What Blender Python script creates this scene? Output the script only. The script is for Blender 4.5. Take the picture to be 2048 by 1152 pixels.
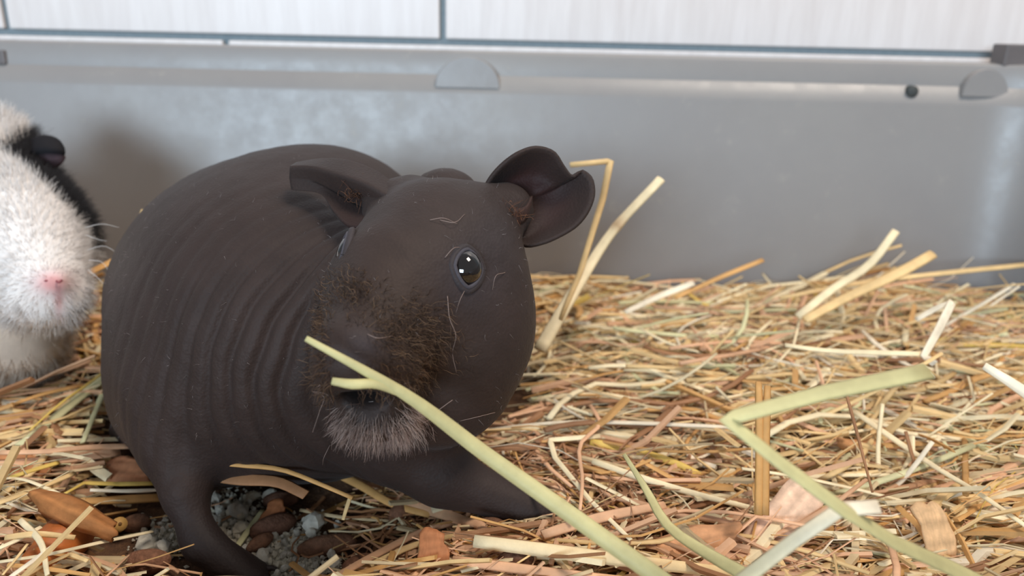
import bpy, math, random
import numpy as np
from mathutils import Vector, Matrix
from mathutils.bvhtree import BVHTree

# ------------------------------------------------------------------ clear
for o in list(bpy.data.objects):
    bpy.data.objects.remove(o, do_unlink=True)
scene = bpy.context.scene
COL = scene.collection
rng = np.random.default_rng(11)
random.seed(5)

# ------------------------------------------------------------------ camera
FPX, PITCH, ROLL, CAM_H = 1550.0, math.radians(19.0), math.radians(1.35), 0.165
CAM = np.array([0.0, 0.0, CAM_H])
_R = np.array([1.0, 0, 0])
_F = np.array([0, math.cos(PITCH), -math.sin(PITCH)])
_U = np.array([0, math.sin(PITCH), math.cos(PITCH)])
CR = math.cos(ROLL) * _R + math.sin(ROLL) * _U
CU = -math.sin(ROLL) * _R + math.cos(ROLL) * _U
CF = _F
cd = bpy.data.cameras.new('camera')
cd.sensor_width = 36.0
cd.lens = FPX / 2048 * 36
cd.clip_start = 0.01
cd.dof.use_dof = True
cd.dof.focus_distance = 0.222
cd.dof.aperture_fstop = 10.8
cam = bpy.data.objects.new('camera', cd)
M = Matrix.Identity(4)
for i in range(3):
    M[i][0], M[i][1], M[i][2], M[i][3] = CR[i], CU[i], -CF[i], CAM[i]
cam.matrix_world = M
COL.objects.link(cam)
scene.camera = cam

# ------------------------------------------------------------------ light
vs = scene.view_settings
vs.view_transform = 'Standard'
vs.look = 'None'
vs.gamma = 1.0
vs.use_curve_mapping = False
vs.exposure = 0.0
w = bpy.data.worlds.new('world')
scene.world = w
w.use_nodes = True
w.node_tree.nodes['Background'].inputs[0].default_value = (0.93, 0.96, 1.0, 1)
w.node_tree.nodes['Background'].inputs[1].default_value = 0.30


def area_light(name, loc, target, sx, sy, power, col):
    l = bpy.data.lights.new(name, 'AREA')
    l.shape = 'RECTANGLE'
    l.size, l.size_y, l.energy, l.color = sx, sy, power, col
    o = bpy.data.objects.new(name, l)
    o.location = loc
    d = Vector(target) - Vector(loc)
    o.rotation_euler = d.to_track_quat('-Z', 'Y').to_euler()
    COL.objects.link(o)
    return o


# daylight from the window of the room, low behind the camera
area_light('window_daylight', (-0.58, -1.60, 0.50), (-0.05, 0.35, 0.08), 0.8, 0.55, 36, (0.66, 0.84, 1.0))
# warm overhead fill, added to warm the straw and the right-hand wall
area_light('warm_top_fill', (0.75, -0.1, 2.0), (0.1, 0.3, 0.0), 0.6, 0.6, 31, (1.0, 0.88, 0.76))


# ------------------------------------------------------------------ helpers
def srgb(r, g, b):
    def f(c):
        c /= 255.0
        return c / 12.92 if c <= 0.04045 else ((c + 0.055) / 1.055) ** 2.4
    return np.array([f(r), f(g), f(b)])


def P(px, py, d):
    return CAM + d * (CF + (px - 1024) / FPX * CR - (py - 576) / FPX * CU)


def ray(px, py):
    v = CF + (px - 1024) / FPX * CR - (py - 576) / FPX * CU
    return v


def proj(p):
    q = np.asarray(p) - CAM
    d = q @ CF
    return 1024 + FPX * (q @ CR) / d, 576 - FPX * (q @ CU) / d, d


def G(px, py, z=0.0):
    v = ray(px, py)
    return CAM + v * ((z - CAM_H) / v[2])


def tag(o, label=None, cat=None, group=None, kind=None):
    if label: o['label'] = label
    if cat: o['category'] = cat
    if group: o['group'] = group
    if kind: o['kind'] = kind
    return o


def mesh_from(name, verts, faces, cols=None, smooth=True):
    me = bpy.data.meshes.new(name)
    me.from_pydata([tuple(v) for v in np.asarray(verts).tolist()] if not isinstance(verts, list) else verts, [], faces if isinstance(faces, list) else np.asarray(faces).tolist())
    if cols is not None:
        a = me.color_attributes.new('Col', 'FLOAT_COLOR', 'POINT')
        c = np.ones((len(me.vertices), 4), dtype=np.float32)
        c[:, :3] = cols
        a.data.foreach_set('color', c.ravel())
    if smooth:
        me.polygons.foreach_set('use_smooth', np.ones(len(me.polygons), dtype=bool))
    me.update()
    return me


def obj(name, me, mat=None, parent=None, loc=None):
    o = bpy.data.objects.new(name, me)
    COL.objects.link(o)
    if mat is not None and me is not None:
        if len(me.materials) == 0:
            me.materials.append(mat)
    if loc is not None:
        o.location = loc
    if parent is not None:
        o.parent = parent
    return o


def empty(name, loc=(0, 0, 0)):
    o = bpy.data.objects.new(name, None)
    o.empty_display_size = 0.01
    o.location = loc
    COL.objects.link(o)
    return o


# ------------------------------------------------------------------ materials
def new_mat(name):
    m = bpy.data.materials.new(name)
    m.use_nodes = True
    nt = m.node_tree
    b = nt.nodes['Principled BSDF']
    return m, nt, b


def N(nt, t, **kw):
    n = nt.nodes.new(t)
    for k, v in kw.items():
        setattr(n, k, v)
    return n


def noise(nt, scale, detail=3, rough=0.55, coord=None, mapping=None):
    n = N(nt, 'ShaderNodeTexNoise')
    n.inputs['Scale'].default_value = scale
    n.inputs['Detail'].default_value = detail
    n.inputs['Roughness'].default_value = rough
    if coord is not None:
        nt.links.new(coord, n.inputs['Vector'])
    return n


def mapr(nt, src, a, b, c, d):
    n = N(nt, 'ShaderNodeMapRange')
    n.inputs[1].default_value, n.inputs[2].default_value = a, b
    n.inputs[3].default_value, n.inputs[4].default_value = c, d
    nt.links.new(src, n.inputs[0])
    return n.outputs[0]


def mixc(nt, fac, A, B, blend='MIX'):
    n = N(nt, 'ShaderNodeMix', data_type='RGBA', blend_type=blend)
    for s, v in ((n.inputs[0], fac), (n.inputs[6], A), (n.inputs[7], B)):
        if hasattr(v, 'is_linked') or hasattr(v, 'links'):
            nt.links.new(v, s)
        elif isinstance(v, (int, float)):
            s.default_value = v
        else:
            s.default_value = (v[0], v[1], v[2], 1)
    return n.outputs[2]


def add_bump(nt, b, src, strength, dist):
    n = N(nt, 'ShaderNodeBump')
    n.inputs['Strength'].default_value = strength
    n.inputs['Distance'].default_value = dist
    nt.links.new(src, n.inputs['Height'])
    nt.links.new(n.outputs[0], b.inputs['Normal'])


def mat_attr(name, rough=0.6, spec=0.3, var=0.25, nscale=120, stretch=None, bump=0.0, bdist=0.0005, bscale=None, sss=0.0, coat=0.0):
    """Colour from the object's own colour attribute, broken up with noise."""
    m, nt, b = new_mat(name)
    at = N(nt, 'ShaderNodeVertexColor', layer_name='Col')
    tc = N(nt, 'ShaderNodeTexCoord')
    nz = noise(nt, nscale, 4, 0.6, tc.outputs['Object'])
    k = mapr(nt, nz.outputs[0], 0.25, 0.75, 1 - var, 1 + var)
    hsv = N(nt, 'ShaderNodeHueSaturation')
    nt.links.new(at.outputs['Color'], hsv.inputs['Color'])
    nt.links.new(k, hsv.inputs['Value'])
    nt.links.new(hsv.outputs[0], b.inputs['Base Color'])
    b.inputs['Roughness'].default_value = rough
    b.inputs['Specular IOR Level'].default_value = spec
    if bump:
        n2 = noise(nt, bscale or nscale * 4, 5, 0.6, tc.outputs['Object'])
        add_bump(nt, b, n2.outputs[0], bump, bdist)
    if sss:
        b.inputs['Subsurface Weight'].default_value = sss
        b.inputs['Subsurface Radius'].default_value = (1.0, 0.6, 0.4)
        b.inputs['Subsurface Scale'].default_value = 0.002
    return m


MAT = {}
# grey plastic of the tray
m, nt, b = new_mat('tray_plastic')
tc = N(nt, 'ShaderNodeTexCoord')
n1 = noise(nt, 9, 5, 0.6, tc.outputs['Object'])
n2 = noise(nt, 70, 4, 0.7, tc.outputs['Object'])
c = mixc(nt, mapr(nt, n1.outputs[0], 0.3, 0.7, 0, 1), srgb(141, 137, 136), srgb(150, 146, 143))
c = mixc(nt, mapr(nt, n2.outputs[0], 0.62, 0.8, 0, 0.35), c, srgb(185, 178, 165))
nt.links.new(c, b.inputs['Base Color'])
nt.links.new(mapr(nt, n2.outputs[0], 0.35, 0.75, 0.36, 0.50), b.inputs['Roughness'])
b.inputs['Specular IOR Level'].default_value = 0.5
add_bump(nt, b, noise(nt, 160, 3, 0.5, tc.outputs['Object']).outputs[0], 0.06, 0.001)
MAT['tray'] = m

m, nt, b = new_mat('dark_plastic')
tc = N(nt, 'ShaderNodeTexCoord')
n1 = noise(nt, 60, 4, 0.6, tc.outputs['Object'])
c = mixc(nt, n1.outputs[0], srgb(96, 90, 90), srgb(120, 112, 110))
nt.links.new(c, b.inputs['Base Color'])
b.inputs['Roughness'].default_value = 0.5
MAT['clip'] = m
m, nt, b = new_mat('hole_plug')
tc = N(nt, 'ShaderNodeTexCoord')
n1 = noise(nt, 200, 4, 0.6, tc.outputs['Object'])
c = mixc(nt, n1.outputs[0], srgb(58, 62, 62), srgb(76, 78, 76))
nt.links.new(c, b.inputs['Base Color'])
b.inputs['Roughness'].default_value = 0.7
MAT['plug'] = m

# glazed tile, grout, room floor
m, nt, b = new_mat('white_tile')
tc = N(nt, 'ShaderNodeTexCoord')
mp = N(nt, 'ShaderNodeMapping')
mp.inputs['Scale'].default_value = (160, 160, 18)
nt.links.new(tc.outputs['Object'], mp.inputs['Vector'])
n1 = noise(nt, 1.0, 4, 0.6, mp.outputs[0])
n2 = noise(nt, 6, 3, 0.5, tc.outputs['Object'])
c = mixc(nt, mapr(nt, n1.outputs[0], 0.35, 0.7, 0, 1), srgb(244, 235, 231), srgb(228, 217, 212))
c = mixc(nt, mapr(nt, n2.outputs[0], 0.35, 0.7, 0, 0.6), c, srgb(240, 230, 226))
nt.links.new(c, b.inputs['Base Color'])
b.inputs['Roughness'].default_value = 0.35
b.inputs['Specular IOR Level'].default_value = 0.35
add_bump(nt, b, n1.outputs[0], 0.05, 0.0008)
MAT['tile'] = m
m, nt, b = new_mat('grey_grout')
tc = N(nt, 'ShaderNodeTexCoord')
n1 = noise(nt, 300, 4, 0.6, tc.outputs['Object'])
c = mixc(nt, n1.outputs[0], srgb(120, 132, 138), srgb(150, 160, 164))
nt.links.new(c, b.inputs['Base Color'])
b.inputs['Roughness'].default_value = 0.9
MAT['grout'] = m
m, nt, b = new_mat('room_floor')
tc = N(nt, 'ShaderNodeTexCoord')
n1 = noise(nt, 8, 4, 0.6, tc.outputs['Object'])
c = mixc(nt, n1.outputs[0], srgb(150, 140, 128), srgb(172, 162, 150))
nt.links.new(c, b.inputs['Base Color'])
b.inputs['Roughness'].default_value = 0.7
MAT['floor'] = m

# litter dust under the straw
m, nt, b = new_mat('brown_litter')
tc = N(nt, 'ShaderNodeTexCoord')
n1 = noise(nt, 90, 6, 0.65, tc.outputs['Object'])
n2 = noise(nt, 420, 5, 0.7, tc.outputs['Object'])
c = mixc(nt, mapr(nt, n1.outputs[0], 0.35, 0.65, 0, 1), srgb(74, 50, 36), srgb(122, 86, 58))
c = mixc(nt, mapr(nt, n2.outputs[0], 0.5, 0.75, 0, 0.6), c, srgb(160, 120, 84))
nt.links.new(c, b.inputs['Base Color'])
b.inputs['Roughness'].default_value = 0.95
add_bump(nt, b, n2.outputs[0], 1.0, 0.0025)
MAT['litter'] = m

MAT['straw'] = mat_attr('dry_straw', rough=0.55, spec=0.35, var=0.14, nscale=160, bump=0.25, bdist=0.0004, bscale=900)
MAT['hair'] = mat_attr('hair_strands', rough=0.55, spec=0.3, var=0.15, nscale=300)
MAT['stone'] = mat_attr('grey_grit', rough=0.85, spec=0.25, var=0.2, nscale=500, bump=0.6, bdist=0.0006, bscale=1400)
MAT['dropping'] = mat_attr('brown_dropping', rough=0.75, spec=0.25, var=0.4, nscale=500, bump=0.8, bdist=0.0008, bscale=900)
MAT['wood'] = mat_attr('wood_shaving', rough=0.7, spec=0.2, var=0.22, nscale=240, bump=0.4, bdist=0.0005, bscale=700)
MAT['carrot'] = mat_attr('orange_carrot', rough=0.5, spec=0.4, var=0.3, nscale=110, bump=0.3, bdist=0.0006, bscale=300)

# bare skin: fine creases and pores
m, nt, b = new_mat('dark_bare_skin')
at = N(nt, 'ShaderNodeVertexColor', layer_name='Col')
tc = N(nt, 'ShaderNodeTexCoord')
n1 = noise(nt, 70, 5, 0.6, tc.outputs['Object'])
hsv = N(nt, 'ShaderNodeHueSaturation')
nt.links.new(at.outputs['Color'], hsv.inputs['Color'])
nt.links.new(mapr(nt, n1.outputs[0], 0.3, 0.7, 0.86, 1.14), hsv.inputs['Value'])
nt.links.new(hsv.outputs[0], b.inputs['Base Color'])
b.inputs['Roughness'].default_value = 0.64
b.inputs['Specular IOR Level'].default_value = 0.22
b.inputs['Sheen Weight'].default_value = 0.03
vo = N(nt, 'ShaderNodeTexVoronoi')
vo.inputs['Scale'].default_value = 1100
nt.links.new(tc.outputs['Object'], vo.inputs['Vector'])
add_bump(nt, b, vo.outputs['Distance'], 0.25, 0.0004)
MAT['skin'] = m
m, nt, b = new_mat('wet_eye')
tc = N(nt, 'ShaderNodeTexCoord')
n1 = noise(nt, 200, 2, 0.5, tc.outputs['Object'])
c = mixc(nt, n1.outputs[0], srgb(14, 10, 10), srgb(26, 18, 16))
nt.links.new(c, b.inputs['Base Color'])
b.inputs['Roughness'].default_value = 0.04
b.inputs['Coat Weight'].default_value = 1.0
b.inputs['Coat Roughness'].default_value = 0.02
MAT['eye'] = m
MAT['fskin'] = mat_attr('furred_body', rough=0.8, spec=0.2, var=0.1, nscale=200)


# ------------------------------------------------------------------ sdf tools
def smin(a, b, k):
    h = np.clip(0.5 + 0.5 * (b - a) / k, 0, 1)
    return b * (1 - h) + a * h - k * h * (1 - h)


def s_ell(p, c, r, Rm=None):
    q = p - c
    if Rm is not None:
        q = q @ Rm            # columns of Rm are the ellipsoid axes
    r = np.asarray(r, dtype=float)
    k0 = np.linalg.norm(q / r, axis=-1)
    k1 = np.linalg.norm(q / (r * r), axis=-1)
    return np.where(k1 < 1e-6, -r.min(), k0 * (k0 - 1.0) / np.maximum(k1, 1e-9))


def s_cone(p, a, b, ra, rb):
    ab = b - a
    t = np.clip(((p - a) @ ab) / (ab @ ab), 0, 1)
    return np.linalg.norm(p - a - t[..., None] * ab, axis=-1) - (ra + (rb - ra) * t)


def surface_nets(fn, lo, hi, h):
    ns = [int(math.ceil((hi[i] - lo[i]) / h)) + 1 for i in range(3)]
    ax = [lo[i] + h * np.arange(ns[i]) for i in range(3)]
    X, Y, Z = np.meshgrid(*ax, indexing='ij')
    V = fn(np.stack([X, Y, Z], -1).reshape(-1, 3)).reshape(ns)
    S = V < 0
    c8 = [V[i:ns[0] - 1 + i, j:ns[1] - 1 + j, k:ns[2] - 1 + k] for i in (0, 1) for j in (0, 1) for k in (0, 1)]
    off = [(i, j, k) for i in (0, 1) for j in (0, 1) for k in (0, 1)]
    cnt = sum((c < 0).astype(np.int8) for c in c8)
    act = (cnt > 0) & (cnt < 8)
    idx = -np.ones(act.shape, dtype=np.int64)
    cells = np.argwhere(act)
    idx[act] = np.arange(len(cells))
    vals = np.stack([c[act] for c in c8], 1)
    acc = np.zeros((len(cells), 3)); n = np.zeros(len(cells))
    for a in range(8):
        for b_ in range(a + 1, 8):
            oa, ob = np.array(off[a]), np.array(off[b_])
            if np.abs(oa - ob).sum() != 1:
                continue
            va, vb = vals[:, a], vals[:, b_]
            cr = (va < 0) != (vb < 0)
            t = np.where(cr, va / np.where(cr, va - vb, 1), 0)
            pt = oa + t[:, None] * (ob - oa)
            acc[cr] += pt[cr]; n[cr] += 1
    verts = (cells + acc / n[:, None]) * h + np.array(lo)
    faces = []
    for axis in range(3):
        sl0 = [slice(None)] * 3; sl1 = [slice(None)] * 3
        sl0[axis] = slice(0, ns[axis] - 1); sl1[axis] = slice(1, ns[axis])
        s0, s1 = S[tuple(sl0)], S[tuple(sl1)]
        e = np.argwhere(s0 != s1)
        u, v = [(1, 2), (2, 0), (0, 1)][axis]
        ok = (e[:, u] > 0) & (e[:, v] > 0) & (e[:, u] < ns[u] - 1) & (e[:, v] < ns[v] - 1)
        e = e[ok]
        flip = s0[tuple(e.T)]
        def cid(du, dv):
            q = e.copy(); q[:, u] -= du; q[:, v] -= dv
            return idx[tuple(q.T)]
        a, b_, c, d = cid(1, 1), cid(0, 1), cid(0, 0), cid(1, 0)
        q1 = np.stack([a, b_, c, d], 1); q2 = np.stack([a, d, c, b_], 1)
        faces.append(np.where(flip[:, None], q1, q2))
    return verts, np.concatenate(faces)


def lap_smooth(v, f, it=2, lam=0.5):
    e = np.concatenate([f[:, [0, 1]], f[:, [1, 2]], f[:, [2, 3]], f[:, [3, 0]]])
    e = np.concatenate([e, e[:, ::-1]])
    deg = np.bincount(e[:, 0], minlength=len(v)).astype(float)
    for _ in range(it):
        s = np.stack([np.bincount(e[:, 0], weights=v[e[:, 1], k], minlength=len(v)) for k in range(3)], 1)
        v = v + lam * (s / deg[:, None] - v)
    return v


def subdivided(v, f, levels=1):
    me = mesh_from('tmp', v, f)
    o = bpy.data.objects.new('tmp', me)
    COL.objects.link(o)
    md = o.modifiers.new('s', 'SUBSURF'); md.levels = levels; md.render_levels = levels
    dg = bpy.context.evaluated_depsgraph_get()
    m2 = bpy.data.meshes.new_from_object(o.evaluated_get(dg))
    n = len(m2.vertices)
    vv = np.empty(n * 3); m2.vertices.foreach_get('co', vv)
    nn = np.empty(n * 3); m2.vertices.foreach_get('normal', nn)
    ff = np.empty(len(m2.polygons) * 4, dtype=np.int64)
    m2.polygons.foreach_get('vertices', ff)
    bpy.data.objects.remove(o); bpy.data.meshes.remove(me); bpy.data.meshes.remove(m2)
    return vv.reshape(-1, 3), nn.reshape(-1, 3), ff.reshape(-1, 4)


def vnoise(p, f, seed=0):
    """cheap smooth pseudo-noise on points, about -1..1"""
    r = np.random.default_rng(seed)
    out = 0
    for _ in range(5):
        d = r.normal(size=3); d /= np.linalg.norm(d)
        out = out + np.sin(p @ d * f * r.uniform(0.7, 1.4) * 2 * math.pi + r.uniform(0, 6.28))
    return out / 2.5


# ------------------------------------------------------------------ strands
class Strands:
    """tapering tubes collected in one mesh"""
    def __init__(s):
        s.v, s.f, s.c, s.n = [], [], [], 0

    def add(s, pts, wid, thk=None, col=(1, 1, 1), sides=4, side_dir=None, cap=True, col2=None):
        pts = np.asarray(pts, dtype=float)
        n = len(pts)
        wid = np.broadcast_to(np.asarray(wid, dtype=float), (n,))
        thk = wid if thk is None else np.broadcast_to(np.asarray(thk, dtype=float), (n,))
        t = np.gradient(pts, axis=0)
        t /= np.linalg.norm(t, axis=1, keepdims=True) + 1e-12
        ref = np.array([0, 0, 1.0]) if side_dir is None else np.asarray(side_dir, dtype=float)
        a = np.cross(t, ref)
        bad = np.linalg.norm(a, axis=1) < 1e-3
        a[bad] = np.cross(t[bad], np.array([0.3, 1.0, 0.2]))
        a /= np.linalg.norm(a, axis=1, keepdims=True)
        b = np.cross(a, t)
        ang = np.arange(sides) * 2 * math.pi / sides
        ring = (pts[:, None] + a[:, None] * (np.cos(ang)[None, :, None] * wid[:, None, None] / 2)
                + b[:, None] * (np.sin(ang)[None, :, None] * thk[:, None, None] / 2))
        s.v.append(ring.reshape(-1, 3))
        cc = np.broadcast_to(np.asarray(col, dtype=float), (n, 3)) if np.ndim(col) == 1 else np.asarray(col)
        if col2 is not None:
            k = np.linspace(0, 1, n)[:, None]
            cc = cc * (1 - k) + np.asarray(col2) * k
        stre = np.tile(1 + 0.10 * np.sin(np.arange(sides) * 2.4 + 1.0), n)[:, None] if sides >= 5 else 1.0
        s.c.append(np.repeat(cc, sides, axis=0) * stre)
        o = s.n
        for i in range(n - 1):
            for j in range(sides):
                k = (j + 1) % sides
                s.f.append((o + i * sides + j, o + i * sides + k, o + (i + 1) * sides + k, o + (i + 1) * sides + j))
        if cap and sides >= 3:
            s.f.append(tuple(o + j for j in reversed(range(sides))))
            s.f.append(tuple(o + (n - 1) * sides + j for j in range(sides)))
        s.n += n * sides

    def mesh(s, name, origin=(0, 0, 0), smooth=True):
        v = np.concatenate(s.v) - np.asarray(origin)
        return mesh_from(name, v, s.f, np.concatenate(s.c), smooth)


def bulk_hair(roots, dirs, length, width, cols_root, cols_tip, curl, droop, seg=4, seed=0, flow=None):
    """many three-sided hairs at once -> verts, faces, cols"""
    r = np.random.default_rng(seed)
    n = len(roots)
    d = dirs / np.linalg.norm(dirs, axis=1, keepdims=True)
    a = np.cross(d, r.normal(size=(n, 3))); a /= np.linalg.norm(a, axis=1, keepdims=True) + 1e-9
    b = np.cross(a, d)
    V = []; C = []
    ph = r.uniform(0, 6.28, n)[:, None]; turns = r.uniform(0.5, 1.2, n)[:, None]
    for i in range(seg + 1):
        t = i / seg
        L = length[:, None] * t
        cu = curl[:, None] * t
        c0 = roots + d * L + (a * np.sin(ph + turns * 6.28 * t) + b * np.cos(ph + turns * 6.28 * t) - (a * np.sin(ph) + b * np.cos(ph))) * cu
        c0 = c0 + np.asarray(droop) * (t * t) * length[:, None]
        w = width[:, None] * (1 - 0.85 * t)
        for j in range(3):
            g = j * 2.094
            V.append(c0 + (a * math.cos(g) + b * math.sin(g)) * w / 2)
            C.append(cols_root * (1 - t) + cols_tip * t)
    V = np.stack(V, 1).reshape(-1, 3); C = np.stack(C, 1).reshape(-1, 3)
    per = 3 * (seg + 1)
    loc = []
    for i in range(seg):
        for j in range(3):
            k = (j + 1) % 3
            loc.append((i * 3 + j, i * 3 + k, i * 3 + 3 + k, i * 3 + 3 + j))
    F = (np.arange(n)[:, None, None] * per + np.array(loc)[None]).reshape(-1, 4)
    return V, F, C


def bez(pts, n):
    """smooth polyline through the given points"""
    pts = np.asarray(pts, dtype=float)
    if len(pts) == 2:
        t = np.linspace(0, 1, n)[:, None]
        return pts[0] * (1 - t) + pts[1] * t
    s = np.concatenate([[0], np.cumsum(np.linalg.norm(np.diff(pts, axis=0), axis=1))])
    u = np.linspace(0, s[-1], n)
    m = np.gradient(pts, s, axis=0)
    out = []
    for x in u:
        i = min(np.searchsorted(s, x, side='right') - 1, len(pts) - 2)
        h = s[i + 1] - s[i]; t = (x - s[i]) / h
        out.append((2 * t**3 - 3 * t**2 + 1) * pts[i] + (t**3 - 2 * t**2 + t) * h * m[i] + (-2 * t**3 + 3 * t**2) * pts[i + 1] + (t**3 - t**2) * h * m[i + 1])
    return np.array(out)


# ------------------------------------------------------------------ setting
WALL_Y = 0.470
fl = obj('floor', mesh_from('floor', [(-1.5, -1.5, -0.012), (1.5, -1.5, -0.012), (1.5, WALL_Y + .02, -0.012), (-1.5, WALL_Y + .02, -0.012),
                                       (-1.5, -1.5, -0.05), (1.5, -1.5, -0.05), (1.5, WALL_Y + .02, -0.05), (-1.5, WALL_Y + .02, -0.05)],
                            [(0, 1, 2, 3), (7, 6, 5, 4), (0, 4, 5, 1), (1, 5, 6, 2), (2, 6, 7, 3), (3, 7, 4, 0)], smooth=False), MAT['floor'])
tag(fl, kind='structure')


def box_mesh(name, x0, x1, y0, y1, z0, z1, bev=0.0):
    import bmesh
    bm = bmesh.new()
    bmesh.ops.create_cube(bm, size=1)
    for v in bm.verts:
        v.co.x = x0 + (v.co.x + .5) * (x1 - x0); v.co.y = y0 + (v.co.y + .5) * (y1 - y0); v.co.z = z0 + (v.co.z + .5) * (z1 - z0)
    if bev:
        bmesh.ops.bevel(bm, geom=list(bm.edges), offset=bev, segments=2, affect='EDGES', profile=0.6)
    me = bpy.data.meshes.new(name); bm.to_mesh(me); bm.free()
    return me


wall = obj('wall_back', box_mesh('wall_back', -1.25, 1.25, WALL_Y, WALL_Y + 0.05, -0.012, 1.0), MAT['grout'])
tag(wall, kind='structure')
# joints of the tiles: positions read off the photo at the wall's distance
def at_wall(px, py, y):
    v = ray(px, py)
    return CAM + v * (y / v[1])
jx = at_wall(886, 40, WALL_Y)[0]
jx0 = at_wall(18, 40, WALL_Y)[0]
tw = jx - jx0
jz = at_wall(886, 84, WALL_Y)[2]
gap = 0.0036
joints = [jx0 - 1.5 * tw, jx0, jx, jx + 1.75 * tw]
for row, (z0, z1) in enumerate(((jz - 0.30, jz), (jz, jz + 0.30), (jz + 0.30, jz + 0.60))):
    z0 = max(z0, -0.011)
    # running bond: every other course is shifted by half a tile
    sh_ = 0.5 * tw if row % 2 == 0 else 0.0
    jr = [joints[0] - sh_, joints[1] - sh_, joints[2] - sh_, joints[3]] if sh_ else joints
    for xa, xb in zip(jr[:-1], jr[1:]):
        me = box_mesh('tile', (xa - xb) / 2 + gap / 2, (xb - xa) / 2 - gap / 2, -0.0035, 0.001, z0 + gap / 2, z1 - gap / 2, 0.0008)
        t = obj('tile', me, MAT['tile'], wall, ((xa + xb) / 2, WALL_Y, 0))

# ------------------------------------------------------------------ cage tray
tray = empty('cage_tray', (0, 0, 0))
tag(tray, 'grey plastic cage tray holding the straw bedding', 'cage tray')
# profile: (setback from the inner foot of the wall, height)
prof = [(0.000, 0.0), (0.0104, 0.1270), (0.0110, 0.1292), (0.0150, 0.1352), (0.0166, 0.1368), (0.0174, 0.1470), (0.0184, 0.1486),
        (0.0230, 0.1494), (0.0250, 0.1486), (0.0254, 0.1390), (0.0220, 0.1385), (0.0150, 0.129), (0.0035, 0.0), (0.0030, -0.010)]
TX0, TX1, TY0, TY1, RC = -0.52, 0.280, -0.34, 0.418, 0.035
path = []
for cx, cy, a0 in ((TX1 - RC, TY1 - RC, 0), (TX0 + RC, TY1 - RC, 90), (TX0 + RC, TY0 + RC, 180), (TX1 - RC, TY0 + RC, 270)):
    for k in range(9):
        a = math.radians(a0 + k * 90 / 8)
        path.append((cx, cy, math.cos(a), math.sin(a)))
V, Fc = [], []
npr = len(prof)
for cx, cy, ca, sa in path:
    for s_, z in prof:
        V.append((cx + ca * (RC + s_), cy + sa * (RC + s_), z))
npt = len(path)
for i in range(npt):
    j = (i + 1) % npt
    for k in range(npr - 1):
        Fc.append((i * npr + k, i * npr + k + 1, j * npr + k + 1, j * npr + k))
# base plate, upper and lower face
Fc.append(tuple(i * npr for i in range(npt)))
Fc.append(tuple(reversed([i * npr + npr - 1 for i in range(npt)])))
me = mesh_from('shell', V, Fc)
sh = obj('shell', me, MAT['tray'], tray)
md = sh.modifiers.new('edge', 'EDGE_SPLIT'); md.split_angle = math.radians(28)


def tab(px, py, halfw, height, name='tab'):
    """round-topped boss standing against the set-back rim"""
    c = at_wall(px, py, TY1 + 0.012)
    k = (TY1 + 0.012) / FPX * 1.02
    hw, ht = halfw * k, height * k
    pts = [(-hw, -ht * .04)]
    for i in range(15):
        a = math.pi - math.pi * i / 14
        pts.append((hw * math.cos(a), ht * math.sin(a)))
    pts.append((hw, -ht * .04))
    v = []
    for yy, s_ in ((-0.0012, .97), (0.0, 1.0), (0.009, 1.0)):
        v += [(x * s_, yy, z * s_) for x, z in pts]
    n = len(pts)
    f = [tuple(range(n))] + [(r * n + i, r * n + i + n, r * n + (i + 1) % n + n, r * n + (i + 1) % n) for r in range(2) for i in range(n)] + [tuple(reversed(range(2 * n, 3 * n)))]
    me = mesh_from(name, v, f, smooth=False)
    o = obj(name, me, MAT['tray'], tray, (c[0], TY1 + 0.0122, c[2]))
    o.rotation_euler = (math.radians(-5), 0, 0)
    return o


tab(935, 173, 62, 55)
tab(1968, 191, 44, 49)
# dark plugged hole beside the right-hand boss
c = at_wall(1828, 184, TY1 + 0.0105)
V = []
for r_, yy in ((0.0, -0.0008), (0.0022, -0.0008), (0.0032, 0.0), (0.0032, 0.004)):
    for i in range(16):
        a = i * math.pi / 8
        V.append((r_ * math.cos(a), yy, r_ * math.sin(a)))
Fc = [(r * 16 + i, r * 16 + (i + 1) % 16, r * 16 + 16 + (i + 1) % 16, r * 16 + 16 + i) for r in range(3) for i in range(16)]
obj('hole_plug', mesh_from('hole_plug', V, Fc), MAT['plug'], tray, (c[0], TY1 + 0.0118, c[2]))
# clips on the rim
for px, py, wd, hg in ((2062, 112, 0.030, 0.0115), (-12, 114, 0.014, 0.0075)):
    c = at_wall(px, py, TY1 + 0.017)
    o = obj('rim_clip', box_mesh('rim_clip', -wd / 2, wd / 2, -0.0015, 0.012, -hg / 2, hg / 2, 0.001), MAT['clip'], tray, (c[0], TY1 + 0.0165, c[2]))
    o['label'] = 'dark grey clip on the rim'


# ------------------------------------------------------------------ bedding height
def hfield(x, y):
    x = np.asarray(x, dtype=float); y = np.asarray(y, dtype=float)
    h = 0.014 + 0.0105 * np.clip((y - 0.22) / 0.2, 0, 1) ** 1.0
    h = h + 0.007 * np.clip((x - 0.13) / 0.15, 0, 1)
    h = h + 0.003 * np.sin(x * 38 + 1) * np.sin(y * 33 + .5)
    h = np.where(x < -0.12, h * 0.80, h)
    # hollow under and in front of the bare animal
    d1 = np.sqrt(((x + 0.075) / 0.085) ** 2 + ((y - 0.225) / 0.055) ** 2)
    d2 = np.sqrt(((x + 0.080) / 0.115) ** 2 + ((y - 0.31) / 0.10) ** 2)
    k = np.clip(np.minimum(d1, d2) - 0.55, 0, 0.5) * 2
    k = k * k * (3 - 2 * k)
    return 0.0015 + (h - 0.0015) * k


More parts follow.
